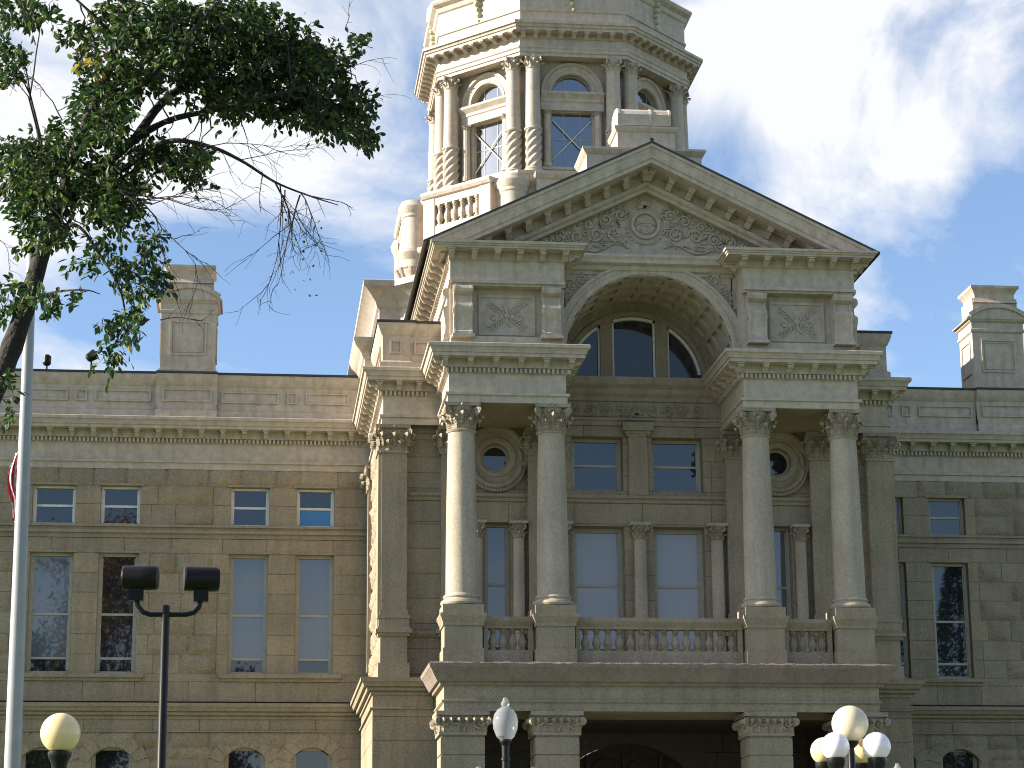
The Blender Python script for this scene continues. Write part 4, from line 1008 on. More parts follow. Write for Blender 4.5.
# ================================================================= DRUM
AW = 4.0
dr = oct_pts(AW)
wall = MB()
for i in range(8):
    a = Vector(dr[i]); b = Vector(dr[(i + 1) % 8]); d = (b - a); L = d.length; d.normalize(); mid = (a + b) / 2
    fr2 = Fr((mid.x, mid.y, 0), (d.x, d.y, 0), (d.y, -d.x, 0)); hw = L / 2
    for u0, u1, z0, z1 in ((-hw, -.72, 27.8, 32.4), (.72, hw, 27.8, 32.4), (-.72, .72, 27.8, 28.3), (-.72, .72, 30.35, 31.05)):
        box(wall, fr2, u0, u1, -.3, 0, z0, z1)
    archfill(wall, fr2, arcpts(0, 31.05, .70, PI, 0, 20), 32.4, 0, .3)
    for s in XS: u0, u1 = sorted((s * .69, s * .73)); box(wall, fr2, u0, u1, -.3, -.002, 31.05, 32.4)
    ring(wall, fr2, 0, 31.05, 0, 0, 0, 0, 0, PI, 28, prof=[(.70, -.02), (.70, .06), (.74, .11), (.82, .11), (.85, .08), (.98, .08), (1.02, .16), (1.10, .16), (1.12, 0)])
    sp = lambda e: [tuple(fr2.p(-e, 0, 0).to_2d()), tuple(fr2.p(e, 0, 0).to_2d())]
    sweep(wall, [(0, 30.38), (.14, 30.38), (.14, 30.66), (.18, 30.7), (.18, 30.8), (.26, 30.9), (.31, 30.95), (.31, 31.03), (0, 31.05)], sp(1.12))
    sweep(wall, [(0, 27.86), (.2, 27.86), (.2, 28.12), (.25, 28.15), (.25, 28.25), (0, 28.3)], sp(1.15))
    m = MB()
    for u in (-.72, -.30, .28, .68): box(m, fr2, u, u + (.04 if abs(u) > .5 else .022), -.2, -.16, 28.3, 30.36)
    for z in (28.3, 29.38, 30.5): box(m, fr2, -.72, .72, -.202, -.162, z, z + .035)
    for u in (-.3, .28): box(m, fr2, u, u + .022, -.2, -.16, 31.07, 31.86)
    ring(m, fr2, 0, 31.05, .66, .72, -.2, -.14, 0, PI, 20); box(m, fr2, -.7, .7, -.202, -.158, 31.05, 31.09)
    w = m.build('drum_window', 'frame_paint', CAP)
    if i in (7, 0, 1, 6):
        x = MB(); tube(x, [fr2.p(-.7, -.1, 30.1), fr2.p(.7, -.1, 28.6)], .022, 6); tube(x, [fr2.p(-.7, -.12, 28.6), fr2.p(.7, -.12, 30.1)], .022, 6); x.build('cross_brace', 'white_frame_paint', w)
    g = MB(); n = g.verts([fr2.p(u, -.18, z) for u, z in ((-.73, 28.25), (.73, 28.25), (.73, 30.4), (-.73, 30.4))]); g.face((n, n + 1, n + 2, n + 3))
    pts = arcpts(0, 31.05, .71, 0, PI, 20); n = g.verts([fr2.p(u, -.18, z) for u, z in pts]); g.face([n + j for j in range(len(pts))]); g.build('pane', 'tower_glass', w)
    for s in XS:
        c = fr2.p(s * .90, .13, 0); m = MB(); lathe(m, c.x, c.y, [(.17, 28.27), (.17, 28.4), (.14, 28.46), (.125, 30.2)], 12)
        o = m.build('colonnette', 'painted_trim', CAP); k = MB(); capital_round(k, c.x, c.y, .125, 30.2, 30.36, 6, 1.5); k.build('capital', 'painted_carving', o)
        c = fr2.p(s * 1.42, .36, 0); m = MB()
        lathe(m, c.x, c.y, [(.36, 27.86), (.36, 27.97), (.32, 28.0), (.34, 28.06), (.29, 28.12)], 20)
        prof = [(.27, 28.12 + (29.5 - 28.12) * k / 64) for k in range(65)]
        lathe(m, c.x, c.y, prof, 40, twist=lambda a, z: .032 * math.sin(6 * a - (z - 28.12) * 21), caps=False)
        lathe(m, c.x, c.y, [(.28, 29.49), (.32, 29.52), (.32, 29.57), (.27, 29.6), (.27, 29.9), (.24, 31.74), (.26, 31.76), (.26, 31.8)], 20)
        lathe(m, c.x, c.y, [(.40, 26.9), (.40, 27.55), (.44, 27.6), (.50, 27.72), (.50, 27.8), (.38, 27.87)], 20)
        o = m.build('drum_column', 'painted_trim', CAP); k = MB(); capital_round(k, c.x, c.y, .235, 31.78, 32.22, 8, 1.45); k.build('capital', 'painted_carving', o)
wall.build('drum_wall', 'painted_trim', CAP)
m = MB()
DE = [(-.7, 32.215), (.0, 32.215), (0, 32.32), (.04, 32.34), (.04, 32.46), (.08, 32.5), (.08, 32.55), (0, 32.57), (0, 32.84), (.06, 32.87), (.06, 33.02), (.42, 33.02), (.42, 33.12), (.46, 33.12), (.50, 33.22), (.55, 33.22), (.55, 33.32), (-.3, 33.42)]
octsweep(m, DE, 4.56)
for fr2, L, i in along(oct_pts(4.56), True):
    for k in range(9): modillion(m, fr2, .1 + (L - .2) * k / 8, .15, .06, .38, 32.86, 33.02)
octsweep(m, [(0, 33.3), (0, 33.9), (.05, 33.92), (.05, 34.0), (0, 34.02), (0, 34.75), (.06, 34.8), (.1, 34.95), (.24, 35.05), (.28, 35.12), (.28, 35.2), (-.4, 35.3)], 4.5)
octsweep(m, [(0, 35.2), (0, 35.5), (-.3, 35.6)], 4.3)
n = m.verts([(x, y, 32.22) for x, y in oct_pts(4.4)]); m.face([n + i for i in range(8)])
m.build('drum_entablature', 'painted_trim', CAP)
for i, (x, y) in enumerate(oct_pts(4.5)):                      # consoles on the attic of the drum
    m = MB(); a = Vector(oct_pts(4.5)[i]); b = Vector(oct_pts(4.5)[(i + 1) % 8]); d = (b - a).normalized(); mid = (a + b) / 2
    fr2 = Fr((mid.x, mid.y, 0), (d.x, d.y, 0), (d.y, -d.x, 0))
    for t in range(6): boss(m, fr2, random.uniform(-.04, .04), 34.0 + t * .22, .07 + .02 * (t % 2) + .02 * t, .1 + .03 * t)
    n0 = fr2.p(0, -.3, 35.7); lathe(m, n0.x, n0.y, [(.62, 35.2), (.62, 35.5), (.58, 35.8), (.45, 36.0), (.22, 36.1), (0.02, 36.15)], 20)
    m.build('attic_ornament', 'dome_metal', CAP)
m = MB(); prof = [(4.2 * math.cos(R(a)), 35.5 + 6.2 * math.sin(R(a))) for a in range(0, 86, 6)]
lathe(m, 0, YD, prof, 48, twist=lambda a, z: .05 * (1 if math.cos(16 * a) > .7 else 0)); lathe(m, 0, YD, [(1.0, 41.5), (1.1, 41.7), (.8, 41.8), (.8, 43.5), (1.0, 43.6), (.5, 44.4), (.05, 46)], 16)
m.build('dome', 'dome_metal', CAP)
print('building done', sum(len(o.data.polygons) for o in bpy.data.objects if o.type == 'MESH'))
#@@REST
# ================================================================= GROUND
m = MB(); n = m.verts([(-900, -900, 0), (900, -900, 0), (900, 1500, 0), (-900, 1500, 0)]); m.face((n, n + 1, n + 2, n + 3))
tag(m.build('lawn', 'lawn_grass', smooth=False), kind='structure')
m = MB(); n = m.verts([(-4, -120, .004), (4, -120, .004), (4, -4, .004), (-4, -4, .004)]); m.face((n, n + 1, n + 2, n + 3))
n = m.verts([(-30, -62, .004), (-4, -62, .004), (-4, -56, .004), (-30, -56, .004)]); m.face((n, n + 1, n + 2, n + 3))
tag(m.build('walkway', 'concrete', smooth=False), kind='structure')

# ================================================================= LAMPS
def sphere(mb, c, r, seg=32, rings=18, z0=-1.0):
    prof = []
    for k in range(rings + 1):
        a = -PI / 2 + PI * k / rings; z = math.sin(a)
        if z < z0: continue
        prof.append((max(.001, r * math.cos(a)), c[2] + r * math.sin(a)))
    lathe(mb, c[0], c[1], prof, seg)
def foot(mb, h=0):
    lathe(mb, 0, 0, [(.24, 0), (.24, .12), (.20, .16), (.17, .5), (.11, .7), (.09, .8)], 16)
# single globe lamp
p = at(60.5, 733, -36)
t = empty('street_lamp', (p.x, p.y, 0), label='lamp with a single cream globe on a flared black collar, at the lower left', category='street lamp')
rg = 19.3 * 24.3 / FPX; zg = p.z
m = MB(); sphere(m, (0, 0, zg), rg, z0=-.93); m.build('globe', 'cream_globe', t)
m = MB(); foot(m); lathe(m, 0, 0, [(.075, .8), (.06, zg - rg - .34), (.06, zg - rg - .26), (.075, zg - rg - .24), (.075, zg - rg - .2), (.07, zg - rg - .18), (.085, zg - rg - .1), (.11, zg - rg - .05), (.12, zg - rg - .02), (.12, zg - rg + .012), (.09, zg - rg + .02)], 20)
m.build('post', 'black_iron', t)
# five-globe lamp
p = at(850, 724, -36)
t = empty('street_lamp', (p.x, p.y, 0), label='black lamp with one large ivory globe above four smaller white globes', category='street lamp')
D5 = 24.5; r1 = 18.3 * D5 / FPX; r2 = 14.0 * D5 / FPX; zg = p.z
m = MB(); foot(m); lathe(m, 0, 0, [(.06, .8), (.048, 2.9), (.055, zg - r1 - .5), (.04, zg - r1 - .45), (.038, zg - r1 - .06), (.07, zg - r1 - .03), (.09, zg - r1 + .01), (.06, zg - r1 + .02)], 18); post = m.build('post', 'black_iron', t)
m = MB(); sphere(m, (0, 0, zg), r1, z0=-.95); m.build('globe', 'ivory_globe', t)
for k, (px, py, dy) in enumerate(((835.3, 746.5, -.22), (876.5, 746.5, -.30), (824, 751, .25), (863, 752.5, .22))):
    q = at(px, py, -36 + dy) - Vector((p.x, p.y, 0))
    m = MB(); sphere(m, q, r2 * (1 if dy < 0 else .97), z0=-.93); m.build('globe', 'white_globe' if dy < 0 else 'cream_globe', t)
    m = MB(); zb = q.z - r2
    tube(m, [(0, 0, zb - .38), (q.x * .4, q.y * .4, zb - .47), (q.x * .85, q.y * .85, zb - .42), (q.x, q.y, zb - .28), (q.x, q.y, zb - .08)], .022, 8)
    lathe(m, q.x, q.y, [(.03, zb - .2), (.05, zb - .12), (.09, zb - .05), (.10, zb + .0), (.10, zb + .03), (.06, zb + .035)], 18)
    m.build('arm', 'black_iron', t)
# acorn lamps
def acorn(mb, c, s=1.0):
    x, y, z = c
    lathe(mb, x, y, [(.10 * s, z), (.16 * s, z + .06 * s), (.215 * s, z + .20 * s), (.225 * s, z + .32 * s), (.20 * s, z + .44 * s), (.14 * s, z + .53 * s), (.085 * s, z + .565 * s), (.06 * s, z + .58 * s), (.075 * s, z + .60 * s), (.08 * s, z + .63 * s), (.055 * s, z + .68 * s), (.045 * s, z + .69 * s), (.04 * s, z + .73 * s), (.005, z + .745 * s)], 28)
p = at(505.5, 740, -20)
def acornlamp(p, label, ring_arms=True):
    t = empty('street_lamp', (p.x, p.y, 0), label=label, category='street lamp')
    m = MB(); foot(m); z = p.z
    lathe(m, 0, 0, [(.075, .8), (.065, z - .9), (.065, z - .62)], 16); lathe(m, 0, 0, [(.085, z - .64), (.085, z - .6), (.065, z - .58), (.065, z - .36), (.08, z - .35), (.08, z - .31), (.065, z - .29), (.07, z - .10), (.105, z - .03), (.105, z + .01)], 16)
    m.build('post', 'black_iron', t)
    m = MB(); acorn(m, (0, 0, z), 1.0); m.build('globe', 'clear_acrylic', t)
    if ring_arms:
        for dx in (-.48, .48):
            m = MB(); tube(m, [(0, 0, z - .75), (dx * .45, 0, z - .62), (dx * .85, 0, z - .78), (dx, 0, z - 1.1), (dx, 0, z - 1.22)], .018, 8)
            lathe(m, dx, 0, [(.03, z - 1.34), (.10, z - 1.25), (.10, z - 1.20)], 14); m.build('arm', 'black_iron', t)
            m = MB(); acorn(m, (dx, 0, z - 1.2), 1.0); m.build('globe', 'clear_acrylic', t)
    return t
acornlamp(p, 'black lamp with three clear acorn globes in front of the left bays of the porch')
q = at(897, 763, -14); acornlamp(Vector((q.x, q.y, q.z - .745)), 'clear acorn lamp whose tip just shows right of the five-globe lamp', False)
# twin floodlight post
p = at(166, 606, -32)
t = empty('floodlight_post', (p.x, p.y, 0), label='tall dark post carrying two cylindrical floodlights on a curved yoke', category='floodlight')
P0 = Vector((p.x, p.y, 0))
m = MB(); lathe(m, 0, 0, [(.16, 0), (.16, .3), (.075, .35), (.07, 3.0), (.052, 3.05), (.05, p.z - .02), (.052, p.z + .0), (.03, p.z + .015)], 16); m.build('post', 'bronze_paint', t)
yk = [at(x, y, -32) - P0 for x, y in ((136, 599), (138, 606), (143, 612), (150, 614.5), (163, 614.5), (186, 614.5), (194, 612.5), (199, 607), (201, 599))]
m = MB(); tube(m, yk, .032, 8); m.build('yoke', 'bronze_paint', t)
for cx, cy, sx in ((140.3, 578, 1), (201.5, 579, 1)):
    c = at(cx, cy, -32) - P0; r = 12.3 * 28.2 / FPX; hl = 17.3 * 28.2 / FPX
    f = Fr(c, (0, 0, 1), (1, 0, 0)); m = MB(); k = 24
    ax = Vector((1, .12 * (1 if cx > 180 else -1), 0)).normalized(); pts = [c - ax * hl, c - ax * (hl - .02), c - ax * .0, c + ax * (hl - .04), c + ax * hl]
    tube(m, pts, [r * .94, r, r, r, r * .9], 28)
    tube(m, [c + ax * (hl * .55), c + ax * (hl * .57)], [r * 1.02, r * 1.02], 28)
    h = m.build('floodlight_head', 'bronze_paint', t)
    m = MB(); e = yk[0] if cx < 180 else yk[-1]
    tube(m, [e + Vector((0, 0, -.02)), Vector((e.x, e.y, c.z - r - .12))], .05, 10); box(m, Fr((e.x, e.y, 0), (1, 0, 0), (0, -1, 0)), -.09, .09, -.06, .06, c.z - r - .13, c.z - r + .03)
    m.build('knuckle', 'bronze_paint', h)
# rooftop spotlights
for k, (px, py) in enumerate(((91.5, 357.5), (47, 361))):
    c = at(px, py, 9.6); t = empty('spotlight', (c.x, c.y, 19.14), label=('small round spotlight tilted up on the left roof edge, nearer the chimney', 'small upright spotlight on the left roof edge beside the flagpole')[k], category='spotlight')
    m = MB(); tube(m, [(0, 0, 0), (0, 0, c.z - 19.14)], .03, 8); m.build('stem', 'bronze_paint', t)
    m = MB(); d = Vector((.6, .1, .45)).normalized() if k == 0 else Vector((0, .2, 1)).normalized(); o0 = Vector((0, 0, c.z - 19.14 + .04))
    tube(m, [o0 - d * .17, o0 - d * .12, o0 + d * .1, o0 + d * .15], [.08, .14, .17, .17] if k == 0 else [.1, .13, .13, .08], 16); m.build('head', 'bronze_paint', t)
# flagpole and flag
a = at(12.5, 768, -35); b = at(30, 300, -35); d = (b - a) / (b.z - a.z); base = a - d * a.z
t = empty('flagpole', (base.x, base.y, 0), label='white tapering metal flagpole at the left edge', category='flagpole')
m = MB(); pts = [d * z for z in (0, 3, 6, 9, 10)]; tube(m, [Vector((0, 0, 0))] + pts[1:], [.108, .094, .076, .056, .05], 28); m.build('pole', 'pole_paint', t)
m = MB(); lathe(m, 0, 0, [(.2, 0), (.2, .1), (.12, .25), (.1, .3)], 20); m.build('base_collar', 'steel', t)
m = MB(); sphere(m, (d * 10.08), .08, 16, 10); m.build('ball_finial', 'steel', t)
m = MB(); top = at(20, 450, -34.8); bot = at(15.5, 520, -34.8); nr, ncx = 16, 40
for j in range(nr + 1):
    tt = j / nr; c = top.lerp(bot, tt); wv = .05 + .05 * tt
    for i in range(ncx + 1):
        s_ = i / ncx; ang = s_ * 5 * PI
        m.v.append((c.x - .11 * (0.2 + .9 * math.sin(PI * min(1, tt * 1.2 + .12)) ) * s_ + .012 * math.sin(ang * 1.3 + tt * 4), c.y + .045 * math.sin(ang + tt * 2.0) - .02, c.z - .03 * math.sin(s_ * 9 + tt * 7) - (.10 * s_ * (1 - tt))))
for j in range(nr):
    for i in range(ncx):
        k = j * (ncx + 1) + i; m.cm = (int(i / ncx * 11 + tt * 0 + j * .12)) % 2; m.face((k, k + 1, k + ncx + 2, k + ncx + 1))
tag(m.build('flag', ['white_cloth', 'red_cloth']), label='limp red and white striped flag hanging behind the flagpole', category='flag')

# ================================================================= TREES
def bezier(pts, n=6):
    """Catmull-Rom through the points"""
    P = [Vector(q) for q in pts]; P = [P[0] * 2 - P[1]] + P + [P[-1] * 2 - P[-2]]; out = []
    for i in range(1, len(P) - 2):
        for k in range(n):
            t = k / n; a, b2, c, d2 = P[i - 1], P[i], P[i + 1], P[i + 2]
            out.append(.5 * ((2 * b2) + (c - a) * t + (2 * a - 5 * b2 + 4 * c - d2) * t * t + (3 * b2 - a - 3 * c + d2) * t ** 3))
    out.append(P[-2]); return out
def leaf(mb, p, d, nrm, L, w, rnd):
    d = d.normalized(); s = d.cross(nrm)
    if s.length < 1e-3: s = d.cross(Vector((1, 0, 0)))
    s.normalize(); nn = s.cross(d)
    b = mb.verts([p, p + d * L * .35 + s * w * .5 + nn * w * .12, p + d * L * .75 + s * w * .38 + nn * w * .08, p + d * L - nn * w * .15, p + d * L * .75 - s * w * .38 + nn * w * .08, p + d * L * .35 - s * w * .5 + nn * w * .12, p + d * L * .5 - nn * w * .05])
    mb.face((b, b + 1, b + 2, b + 6), rnd); mb.face((b + 6, b + 2, b + 3), rnd); mb.face((b, b + 6, b + 4, b + 5), rnd); mb.face((b + 6, b + 3, b + 4), rnd)
rv = lambda s=1: Vector((random.gauss(0, s), random.gauss(0, s), random.gauss(0, s)))
def twig(wood, leaves, p, d, L, nl, droop=.35, lsz=.055, spread=.05, r0=.006, rr=(0, 1)):
    pts = [p]; q = p.copy(); dd = d.normalized(); n = 6
    for i in range(n):
        dd = (dd + rv(.16) + Vector((0, 0, -droop / n))).normalized(); q = q + dd * (L / n); pts.append(q)
    tube(wood, pts, [r0 * (1 - .75 * i / n) for i in range(n + 1)], 4, caps=False)
    for k in range(nl):
        t = random.uniform(.12, 1) * n; i = min(n - 1, int(t)); c = pts[i].lerp(pts[i + 1], t - i)
        ld = (dd * .7 + rv(.6) + Vector((0, 0, -.45))); nrm = (Vector((0, 0, 1)) + rv(.55))
        leaf(leaves, c + rv(spread * .35), ld, nrm, lsz * random.uniform(.75, 1.25), lsz * random.uniform(.42, .62), random.uniform(*rr))
    return pts
random.seed(21)
Y0 = -42.0
wood = MB(); lv = MB(); yl_ = MB()
def A(x, y, dy=0): return at(x, y, Y0 + dy)
root = A(-70, 620, 0); rt = Vector((root.x - .6, Y0, 0))
limbs = []
def limb(px, r0, r1, seg=10, reg=True, n=6):
    pts = bezier([q if isinstance(q, Vector) else A(*q) for q in px], n); k = len(pts)
    rad = [(r0 + (r1 - r0) * (i / (k - 1)) ** .8) * random.uniform(.93, 1.07) for i in range(k)]
    tube(wood, pts, rad, seg); 
    if reg: limbs.append(pts)
    return pts
limb([rt, rt + Vector((.1, 0, 1.6)), A(-75, 560), A(-30, 440), (3, 370, 0), (28, 300, .1), (45, 245, .2), (62, 205, .3)], .155, .052, 14)
limb([(62, 205, .3), (95, 175, .3), (135, 140, .2), (170, 120, 0), (215, 110, -.2), (262, 98, -.3), (310, 85, -.4)], .045, .010)
limb([(135, 140, .2), (160, 105, .5), (195, 78, .7), (235, 52, .9), (290, 40, 1.0), (345, 70, 1.1)], .045, .009)
limb([(62, 205, .3), (72, 160, .1), (88, 120, -.1), (105, 80, -.3), (118, 40, -.4), (128, -20, -.5)], .06, .02)
limb([(88, 120, -.1), (120, 100, -.4), (150, 78, -.6), (185, 40, -.8), (215, 5, -.9)], .03, .009)
limb([(62, 205, .3), (45, 165, .6), (38, 130, .9), (30, 95, 1.1)], .035, .01)
limb([(125, 168, .2), (165, 142, -.3), (205, 145, -.5), (240, 160, -.6), (275, 182, -.7), (310, 196, -.8), (338, 205, -.9)], .026, .004, 7, False)
limb([(100, 190, .1), (140, 168, .4), (165, 160, .4)], .02, .006, 7)
limb([(45, 245, .2), (75, 225, -.2), (100, 255, -.4), (120, 290, -.5), (128, 330, -.5)], .02, .006, 7)
limb([(28, 300, .1), (55, 292, -.3), (85, 290, -.5), (100, 294, -.5)], .014, .004, 6)
limb([(200, 78, .7), (250, 95, .8), (300, 110, .9), (350, 125, .9), (380, 140, .9)], .018, .004, 6)
limb([(118, 40, -.4), (90, 12, -.5), (60, -15, -.5)], .02, .006, 6)
# foliage masses: centre pixel, radii in pixels, depth, number of twigs
blobs = [(40, 165, 42, 42, .5, 150), (85, 150, 40, 45, .2, 130), (60, 205, 55, 30, .2, 120), (105, 110, 30, 32, -.2, 90), (118, 190, 34, 26, .2, 90), (45, 235, 28, 16, .1, 50),
         (120, 60, 42, 38, -.3, 130), (150, 22, 60, 26, -.3, 130), (180, 60, 48, 38, .2, 150), (230, 55, 55, 45, .4, 190), (215, 18, 55, 20, 0, 100), (275, 45, 50, 34, .7, 170),
         (280, 90, 45, 34, .6, 150), (230, 100, 40, 24, .2, 80), (320, 95, 38, 34, .9, 140), (325, 60, 24, 20, .9, 60), (345, 120, 26, 20, .9, 55), (358, 134, 18, 12, .9, 26), (180, 160, 34, 16, 0, 60), (150, 150, 26, 14, .1, 40),
         (192, 178, 12, 10, 0, 10), (15, 12, 38, 16, .3, 60), (6, 60, 14, 24, .3, 34), (70, 28, 14, 9, 0, 16), (140, 270, 28, 26, -.4, 60), (148, 235, 14, 18, -.3, 16), (128, 320, 22, 22, -.5, 34), (112, 355, 14, 14, -.5, 14), (110, 225, 20, 30, 0, 34),
         (8, 300, 18, 26, .2, 26), (60, 300, 30, 9, -.3, 22), (95, 262, 26, 6, -.3, 12), (30, 290, 14, 14, -.2, 14), (4, 400, 10, 24, 0, 14), (165, 45, 30, 26, -.6, 50), (250, 15, 40, 12, 0, 50), (14, 180, 16, 24, .5, 22), (350, 45, 14, 10, .8, 10), (365, 105, 8, 12, .9, 6)]
allp = [(q, i) for L_ in limbs for i, q in enumerate(L_)]
for (cx, cy, rx, ry, dy, n) in blobs:
    for k in range(int(n * (.68 if cy < 200 else .5))):
        a = random.random() * 2 * PI; r = math.sqrt(random.random())
        px, py = cx + rx * r * math.cos(a) * .92, cy + ry * r * math.sin(a) * .92
        c = at(px, py, Y0 + dy + random.gauss(0, .38))
        # twig grows away from the nearest limb towards c
        best = min(allp, key=lambda e: (e[0] - c).length_squared)[0]
        dv = (c - best); dl = dv.length
        if dl < .12: dv = rv(1); 
        dv = dv.normalized() + rv(.35)
        yl = (88 < px + random.gauss(0, 6) < 106 and 42 < py < 82 and random.random() < .6)
        L = random.uniform(.16, .30); st = c - dv.normalized() * L * .5
        twig(wood, yl_ if yl else lv, st, dv, L, random.randint(9, 15), lsz=.07, r0=.003, spread=.07)
        if random.random() < .12 and dl > .2:                  # a branchlet back to the limb
            mid = best.lerp(st, .5) + rv(.04) + Vector((0, 0, .03)); tube(wood, [best, best.lerp(mid, .5) + rv(.015), mid, mid.lerp(st, .5) + rv(.015), st], [.008, .007, .006, .005, .004], 4, caps=False)
# bare twigs hanging to the right
def bare(p, d, L, depth, r):
    n = 7; pts = [p]; q = p.copy(); dd = d.normalized()
    for i in range(n):
        dd = (dd + rv(.13) + Vector((0, 0, -.04))).normalized(); q = q + dd * L / n; pts.append(q)
        if depth and random.random() < .75:
            sd = (dd + rv(.55)).normalized(); bare(q, sd, L * random.uniform(.35, .6), depth - 1, r * .6)
    tube(wood, pts, [max(.0013, r * (1 - .7 * i / n)) for i in range(n + 1)], 4, caps=False)
def B(x0, y0, x1, y1, dy=-.6, depth=2, r=.005):
    a = A(x0, y0, dy); b = A(x1, y1, dy - .1); bare(a, b - a, (b - a).length, depth, r)
for q in ((275, 182, 300, 250, 2, .008), (300, 195, 312, 300, 2, .007), (285, 190, 292, 240, 2, .006), (262, 172, 268, 215, 1, .005), (310, 196, 352, 208, 1, .006), (300, 192, 335, 240, 2, .005), (240, 160, 330, 128, 1, .004), (200, 148, 290, 128, 2, .005),
          (118, 190, 235, 222, 2, .007), (118, 190, 205, 260, 2, .007), (130, 200, 215, 190, 2, .006), (150, 205, 225, 170, 1, .005), (128, 195, 190, 275, 1, .006), (62, 120, 40, 45, 2, .006), (30, 95, 20, 60, 1, .005), (345, 70, 392, 40, 1, .004), (350, 95, 395, 100, 1, .003), (345, 30, 350, 5, 1, .004),
          (300, 110, 318, 150, 1, .004), (240, 120, 262, 160, 1, .004), (95, 60, 70, 5, 1, .004), (0, 240, 30, 262, 1, .003), (160, 320, 215, 305, 1, .005), (280, 185, 305, 275, 2, .006)):
    B(q[0], q[1], q[2], q[3], -.6, q[4], q[5])
for k in range(22):
    B0 = A(random.uniform(285, 325), random.uniform(215, 300), -.7); leaf(lv, B0, rv(1), rv(1), .03, .02, random.random())
t = empty('elm_tree', tuple(rt), label='leaning elm with dark green leaves and some bare hanging twigs at the upper left', category='tree')
def off(mb, o): mb.v = [(a - o.x, b - o.y, c - o.z) for a, b, c in mb.v]; return mb
off(wood, rt).build('trunk', 'bark', t, angle=60)
off(lv, rt).build('crown', 'elm_leaves', t, smooth=False); off(yl_, rt).build('yellowed_spray', 'yellow_leaves', t, smooth=False)

# trees across the street behind the viewer (mirrored in the windows)
def street_tree(name, loc, H, rc, mat, label, conifer=False, seed=1):
    random.seed(seed); w, l = MB(), MB()
    if conifer:
        tube(w, [(0, 0, 0), (0, 0, H * .5), (0, 0, H)], [.35, .22, .03], 8)
        for k in range(8000):
            z = H * (.12 + .88 * random.random() ** .8); r = rc * (1 - z / H) ** .8 * random.uniform(.35, 1.0) + .1; a = random.random() * 6.28
            p = Vector((r * math.cos(a), r * math.sin(a), z - r * .2)); leaf(l, p, Vector((math.cos(a), math.sin(a), -.25)) + rv(.2), Vector((0, 0, 1)) + rv(.5), .5, .22, random.random())
    else:
        tube(w, [(0, 0, 0), (.1, 0, H * .2), (0, .1, H * .42)], [.42, .33, .25], 10)
        cl = []
        for k in range(22):
            a = random.random() * 6.28; z = H * random.uniform(.45, .93); r = rc * random.uniform(.2, .85) * math.sqrt(max(.1, 1 - ((z / H - .62) / .42) ** 2))
            c = Vector((r * math.cos(a), r * math.sin(a), z)); cl.append(c)
            tube(w, [Vector((0, 0, H * random.uniform(.3, .42))), Vector((c.x * .4, c.y * .4, H * .5)), c], [.14, .09, .03], 6)
            for j in range(420): p = c + rv(rc * .19); leaf(l, p, rv(1), rv(1), .32, .22, random.random())
    t = empty(name, loc, label=label, category='tree'); w.build('trunk', 'bark', t); l.build('crown', mat, t, smooth=False)
street_tree('autumn_tree', (-22.5, -104, 0), 38, 6.0, 'autumn_leaves', 'tall tree with orange brown autumn leaves mirrored in the second tall window from the flagpole', seed=3)
street_tree('broadleaf_tree', (-27.3, -104, 0), 27.5, 4.5, 'elm_leaves', 'green leafy tree mirrored in the tall window beside the flagpole', seed=4)
street_tree('broadleaf_tree', (-12.8, -106, 0), 25.0, 3.2, 'elm_leaves', 'green leafy tree mirrored low in the tall window right of the floodlights', seed=5)
street_tree('conifer_tree', (44, -94, 0), 33, 6.5, 'conifer_needles', 'pointed dark conifer mirrored in the rightmost tall window', True, seed=6)
street_tree('conifer_tree', (38, -96, 0), 34, 5.5, 'conifer_needles', 'pointed dark conifer mirrored in the tall window beside the right pavilion', True, seed=7)

street_tree('broadleaf_tree', (-23, -92, 0), 18.5, 5.0, 'elm_leaves', 'low green tree mirrored in the arched window left of the floodlight post', seed=8)
street_tree('broadleaf_tree', (-29.5, -95, 0), 18, 5.0, 'elm_leaves', 'low green tree mirrored in the arched window behind the single cream globe', seed=9)
street_tree('broadleaf_tree', (-15.5, -93, 0), 16, 3.6, 'elm_leaves', 'low green tree mirrored in the left half of the third arched window', seed=10)
street_tree('broadleaf_tree', (40, -90, 0), 18, 5.5, 'elm_leaves', 'low green tree mirrored in the arched window at the far right', seed=11)

# ================================================================= SKY AND SUN
SEL = R(21.5); SAZ = R(-89.2)        # azimuth from +Y towards +X
sd = Vector((math.sin(SAZ) * math.cos(SEL), math.cos(SAZ) * math.cos(SEL), math.sin(SEL)))
sl_ = bpy.data.lights.new('sun', 'SUN'); sl_.energy = 5.0; sl_.angle = R(.55); sl_.color = (1.0, .92, .78)
so = bpy.data.objects.new('sun', sl_); C.objects.link(so); so.rotation_euler = sd.to_track_quat('Z', 'Y').to_euler()
w = bpy.data.worlds.new('World'); sc.world = w; w.use_nodes = True; nt = w.node_tree
bg = nt.nodes['Background']; sky = N(nt, 'ShaderNodeTexSky', sky_type='NISHITA'); sky.sun_disc = False
sky.sun_elevation = SEL; sky.sun_rotation = SAZ; sky.altitude = 1800; sky.air_density = 1.0; sky.dust_density = 0.3; sky.ozone_density = 2.2
tc = N(nt, 'ShaderNodeTexCoord'); gen = tc.outputs['Generated']
n1 = N(nt, 'ShaderNodeTexNoise'); n1.inputs['Scale'].default_value = 5.5; n1.inputs['Detail'].default_value = 12; n1.inputs['Roughness'].default_value = .6
n1.inputs['Distortion'].default_value = .5
mp = N(nt, 'ShaderNodeMapping'); mp.inputs['Scale'].default_value = (1.0, 1.0, 1.7); mp.inputs['Location'].default_value = (3.1, .7, .4)
nt.links.new(gen, mp.inputs[0]); nt.links.new(mp.outputs[0], n1.inputs['Vector'])
val = n1.outputs['Fac']
